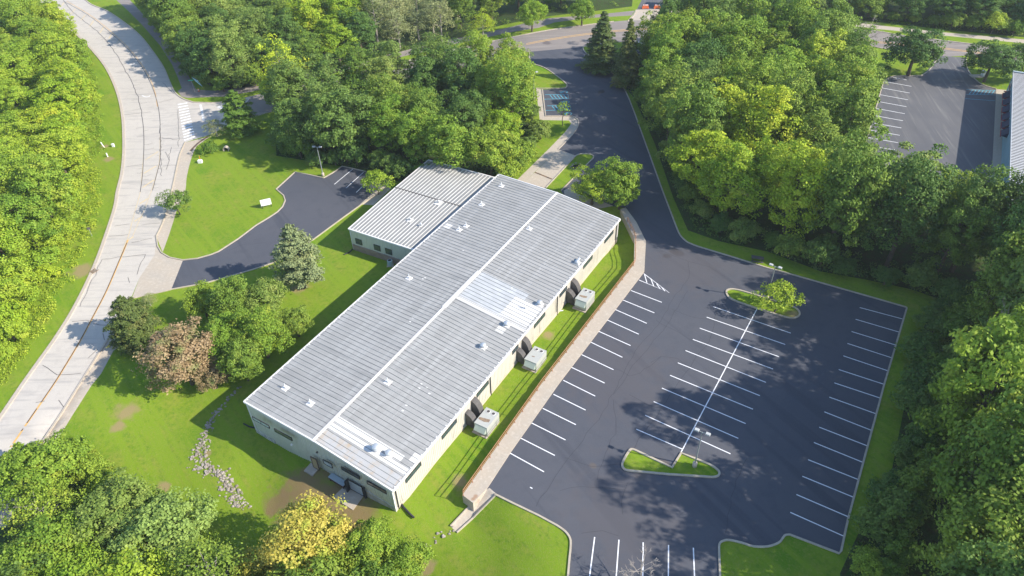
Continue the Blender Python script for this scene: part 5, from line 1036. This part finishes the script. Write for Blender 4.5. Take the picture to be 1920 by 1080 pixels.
ZONES = [  # ground polygon, spacing, crown height at edge / inside, kinds, landmark phrase, sort axis
 ([(-260, -60), (20, -40), (70, 30), (135, 105), (160, 160), (140, 250), (140, 300), (150, 380), (105, 500), (80, 570), (20, 670), (-60, 800), (-420, 900)], 7.6, (.78, .95), ['broad', 'tuft', 'tall'], 'wood left of the curving road', 1),
 ([(272, 5), (305, 62), (348, 104), (372, 152), (425, 166), (480, 158), (560, 138), (690, 108), (845, 74), (880, 50), (950, 38), (1120, 14), (1180, 6), (1190, -60), (150, -60)], 6.9, (.85, 1.05), ['tall', 'tuft', 'broad', 'tall'], 'wood above the side road', 0),
 ([(535, 248), (530, 288), (640, 306), (745, 330), (800, 338), (950, 330), (965, 285), (960, 215), (955, 160), (900, 165), (740, 185), (560, 214)], 7.0, (.95, 1.15), ['tuft', 'tall', 'tall', 'broad'], 'wood behind the flat wing roof', 0),
 ([(1205, 140), (1215, 210), (1248, 270), (1285, 370), (1310, 425), (1355, 440), (1450, 460), (1550, 495), (1640, 512), (1720, 528), (1790, 545), (2100, 545), (2100, 500), (1900, 470), (1800, 440), (1640, 405), (1570, 340), (1580, 250), (1590, 180), (1570, 130), (1500, 112), (1400, 96), (1290, 96), (1230, 105)], 7.8, (.85, 1.1), ['tall', 'tuft', 'tall', 'tall'], 'wood beside the neighbour lot', 0),
 ([(1840, 560), (1815, 640), (1795, 740), (1770, 877), (1745, 950), (1725, 1040), (1710, 1110), (1740, 1300), (2300, 1300), (2200, 560)], 6.3, (1.15, 1.35), ['tall', 'tuft', 'tall'], 'wood right of the big lot', 1),
 ([(1262, 8), (1400, 14), (1530, 22), (1650, 35), (1770, 48), (1920, 62), (2050, 75), (2100, -40), (1262, -40)], 7.6, (.75, .95), ['tall', 'broad', 'tuft'], 'wood above the top footpath', 0),
 ([(-200, 1030), (0, 930), (110, 895), (180, 920), (245, 980), (330, 1030), (425, 1075), (520, 1110), (760, 1160), (800, 1260), (600, 1400), (-400, 1500)], 6.8, (.75, .95), ['broad', 'tuft', 'broad', 'loose'], 'wood in the near left corner', 0),
]
ORD = 'first second third fourth fifth sixth seventh eighth ninth tenth eleventh twelfth thirteenth fourteenth fifteenth sixteenth seventeenth eighteenth nineteenth twentieth'.split()
def ordw(i):
    if i < 20: return ORD[i]
    return ['twenty', 'thirty', 'forty', 'fifty'][(i + 1) // 10 - 2] + ('' if (i + 1) % 10 == 0 else '-' + ORD[(i + 1) % 10 - 1]) if (i + 1) % 10 else {30: 'thirtieth', 40: 'fortieth', 50: 'fiftieth'}.get(i + 1, 'last')
for zi, (pl, sp_, (h0, h1), kinds, phrase, axis) in enumerate(ZONES):
    W = [G(*p)[:2] for p in pl]; A = np.array(W); lo, hi = A.min(0), A.max(0); pts = []; made = []
    for _ in range(9000):
        x, y = rng.uniform(lo[0], hi[0]), rng.uniform(lo[1], hi[1])
        if not inside(W, x, y): continue
        if any((x - a) ** 2 + (y - b) ** 2 < (sp_ * .86) ** 2 for a, b in pts): continue
        if any((x - a) ** 2 + (y - b) ** 2 < (r * .85 + 2.4) ** 2 for a, b, r in OCC): continue
        px, py = pix((x, y, 7))
        if zi == 4:
            if not (-50 < px < 2090 and -30 < py < 1290): continue
        elif not (-40 < px < 1990 and -38 < py < 1130): continue
        pts.append((x, y))
    for x, y in pts:
        px, py = pix((x, y, 8)); pal = min(HINT, key=lambda h: (h[0] - px) ** 2 + (h[1] - py) ** 2 + random.uniform(0, 2500))[2]
        if zi == 4 and random.random() < .6: pal = {'midb': 'mid', 'mid': 'dark', 'bright': 'midb'}.get(pal, pal)
        kind = random.choice(kinds)
        if pal == 'tan': kind = 'loose'
        s = random.uniform(1.0, 1.35) if zi != 4 else random.uniform(1.12, 1.42); sz = random.uniform(h0, h1) / (1.25 if zi == 4 else 1.2) * (1.25 if zi == 4 else (1.15 if x < 45 or y > 94 else 1.35) if zi == 3 else 1) * (1.25 if kind in ('broad', 'loose') and zi in (3, 4) else 1)
        o = put_tree(kind, pal, x, y, s, sz); H = PROTO[kind][0][1] * s * sz; made.append((o, pal, kind, pix((x, y, H * .7))))
    groups = {}
    for m in made: groups.setdefault(PAL[m[1]][1], []).append(m)
    for cname, L_ in groups.items():
        L_.sort(key=lambda m: m[3][axis])
        if len(L_) == 1: tag(L_[0][0], 'only %s tree in the %s' % (cname, phrase), 'tree', 'trees of the ' + phrase); continue
        for i, m in enumerate(L_):
            where = ('from the left' if axis == 0 else 'from the top')
            tag(m[0], '%s %s, %s among the %s trees in the %s' % (ordw(i), where, '', cname, phrase) if 0 else '%s %s tree %s in the %s' % (ordw(i), cname, where, phrase), 'tree', 'trees of the ' + phrase)
# low bushes where the woods meet the grass
EDGES = [([(1205, 165), (1235, 225), (1262, 290), (1284, 345), (1305, 395), (1330, 425), (1370, 443), (1450, 470), (1550, 505), (1640, 524), (1720, 540), (1765, 565), (1745, 640), (1722, 740), (1697, 877), (1668, 940), (1635, 1020), (1610, 1075)], 4.2, 'dark', 'grass strip by the big lot'),
 ([(1795, 590), (1770, 680), (1750, 760), (1728, 877), (1700, 950), (1670, 1020), (1650, 1085)], 3.6, 'mid', 'shaded rise behind the big lot'),
 ([(532, 255), (532, 289), (600, 303), (660, 312), (742, 332), (800, 342)], 4.0, 'dark', 'lawn behind the small lot'), ([(955, 338), (980, 305), (998, 270), (1000, 225)], 4.0, 'midb', 'grass beside the upper sidewalk'),
 ([(300, 50), (345, 105), (368, 156), (425, 170), (485, 162)], 4.2, 'mid', 'corner path by the junction'), ([(1262, 14), (1400, 18), (1530, 26), (1650, 38), (1770, 52), (1900, 64)], 4.6, 'mid', 'top footpath edge'),
 ([(10, 905), (110, 880), (195, 905), (265, 970), (340, 1020), (430, 1063), (520, 1095)], 3.8, 'midb', 'near lawn edge at lower left'), ([(70, 20), (130, 85), (158, 140), (165, 200), (150, 260), (140, 330), (125, 420), (95, 500), (55, 590), (10, 680)], 4.4, 'bright', 'bank by the curving road')]
for line, sp_, pal0, where in EDGES:
    P = [G(*p)[:2] for p in line]; L = sum(np.linalg.norm(b - a) for a, b in zip(P[:-1], P[1:])); n = int(L / sp_); made = []
    for q in seg_pts(P, n):
        q = q + rng.normal(0, .7, 2)
        if any((q[0] - a) ** 2 + (q[1] - b) ** 2 < 4 for a, b, r in OCC): continue
        pal = pal0 if random.random() < .55 else random.choice(['mid', 'midb', 'olive', 'dark'] if pal0 != 'bright' else ['midb', 'yellowg'])
        o = put_tree('bush', pal, q[0], q[1], random.uniform(.65, 1.2), random.uniform(.8, 1.3)); made.append((o, PAL[pal][1], pix((q[0], q[1], 1))))
    vert = abs(pix((*P[0], 0))[1] - pix((*P[-1], 0))[1]) > abs(pix((*P[0], 0))[0] - pix((*P[-1], 0))[0]); made.sort(key=lambda m: m[2][1 if vert else 0]); cnt = {}
    for o, c, _ in made: cnt[c] = cnt.get(c, 0) + 1
    seen = {}
    for o, c, _ in made:
        i = seen.get(c, 0); seen[c] = i + 1
        tag(o, ('only %s bush along the %s' % (c, where)) if cnt[c] == 1 else '%s %s bush from the %s along the %s' % (ordw(i), c, 'top' if vert else 'left', where), 'bush', 'bushes along the ' + where)
# undergrowth: countless leaves and brambles along the wood edges
def undergrowth(pl, n, pal, label, hmax=1.6, edge=None, leaf=.16, size=(.6, 1.5), per=46):
    W = [G(*p)[:2] for p in pl]; A = np.array(W); lo, hi = A.min(0), A.max(0); C = []; N = []; S = []; T = []; k = 0; tries = 0
    while k < n and tries < n * 60:
        tries += 1; x, y = rng.uniform(lo[0], hi[0]), rng.uniform(lo[1], hi[1])
        if not inside(W, x, y): continue
        if edge is not None:
            dmin = min(np.linalg.norm(np.array([x, y]) - (a + (b - a) * np.clip(((np.array([x, y]) - a) @ (b - a)) / ((b - a) @ (b - a) + 1e-9), 0, 1))) for a, b in zip(W, W[1:] + W[:1]))
            if dmin > edge or dmin < .5: continue
            hs = .35 + .65 * min(1, dmin / 3)
        else: hs = 1
        k += 1; r = rng.uniform(*size); h = hmax * rng.uniform(.3, 1) * hs; z = zt(x, y); m = int(per * r)
        dd = unit(rng.normal(size=(m, 3)) * [1, 1, .7] + [0, 0, .6]); P = np.array([x, y, z + h * .25]) + dd * [r, r, h * .7] * rng.uniform(.6, 1.05, (m, 1))
        C.append(P); N.append(unit(dd * .6 + [0, 0, .6] + rng.normal(size=(m, 3)) * .5)); S.append(rng.uniform(.6, 1.2, m) * leaf); T.append(np.clip(rng.normal(.45, .22, m) + rng.normal(0, .2), 0, 1))
    me = leaf_mesh('undergrowth', np.concatenate(C), np.concatenate(N), np.concatenate(S), np.concatenate(T)); o = bpy.data.objects.new('undergrowth', me); COL.objects.link(o); me.materials[0] = PAL[pal][0]; tag(o, label, 'undergrowth', kind='stuff')
FP = [r[2] for r in REG[:6]]
undergrowth(FP[0][:26] if 0 else FP[0], 1300, 'dark', 'dark brambles and saplings along the edge of the right wood', 2.0, 5)
undergrowth(FP[1], 480, 'dark', 'dark shrubs along the edge of the middle wood', 1.8, 5)
undergrowth(FP[2], 500, 'mid', 'green undergrowth at the edge of the top left wood', 1.8, 4)
undergrowth(FP[3], 300, 'mid', 'green undergrowth behind the top footpath', 1.8, 4)
undergrowth([(-40, 300), (150, 290), (178, 300), (190, 350), (185, 400), (175, 440), (150, 480), (133, 530), (105, 580), (60, 650), (10, 715), (-60, 820), (-160, 850)], 1700, 'bright', 'rough green weeds on the bank left of the curving road', .9, None, .12, (.4, 1.1), 60)
undergrowth([(120, 60), (180, 130), (192, 200), (192, 300), (150, 330), (130, 200)], 300, 'bright', 'low weeds at the foot of the upper left wood', 1.0, None, .13, (.4, 1.0), 50)
undergrowth(FP[5], 520, 'mid', 'green saplings and weeds edging the near left wood', 1.4, 4)
undergrowth([(985, 265), (1000, 285), (985, 310), (962, 335), (930, 335), (950, 280)], 120, 'bright', 'bright low shrubs beside the upper sidewalk', 1.3, None, .14)
# ------------------------------------------------------------------ thin summer haze
hm = bpy.data.materials.new('haze'); hm.use_nodes = True; t = hm.node_tree; t.nodes.remove(t.nodes['Principled BSDF'])
pv = t.nodes.new('ShaderNodeVolumePrincipled'); pv.inputs['Density'].default_value = .00018; pv.inputs['Color'].default_value = (.86, .93, 1.0, 1); pv.inputs['Anisotropy'].default_value = .2
t.links.new(pv.outputs[0], t.nodes['Material Output'].inputs['Volume'])
mb = MB(); mb.box((0, 250, 34), (1240, 1240, 84)); o = mb.build('haze', hm); o['kind'] = 'stuff'
print('TREES', NT)
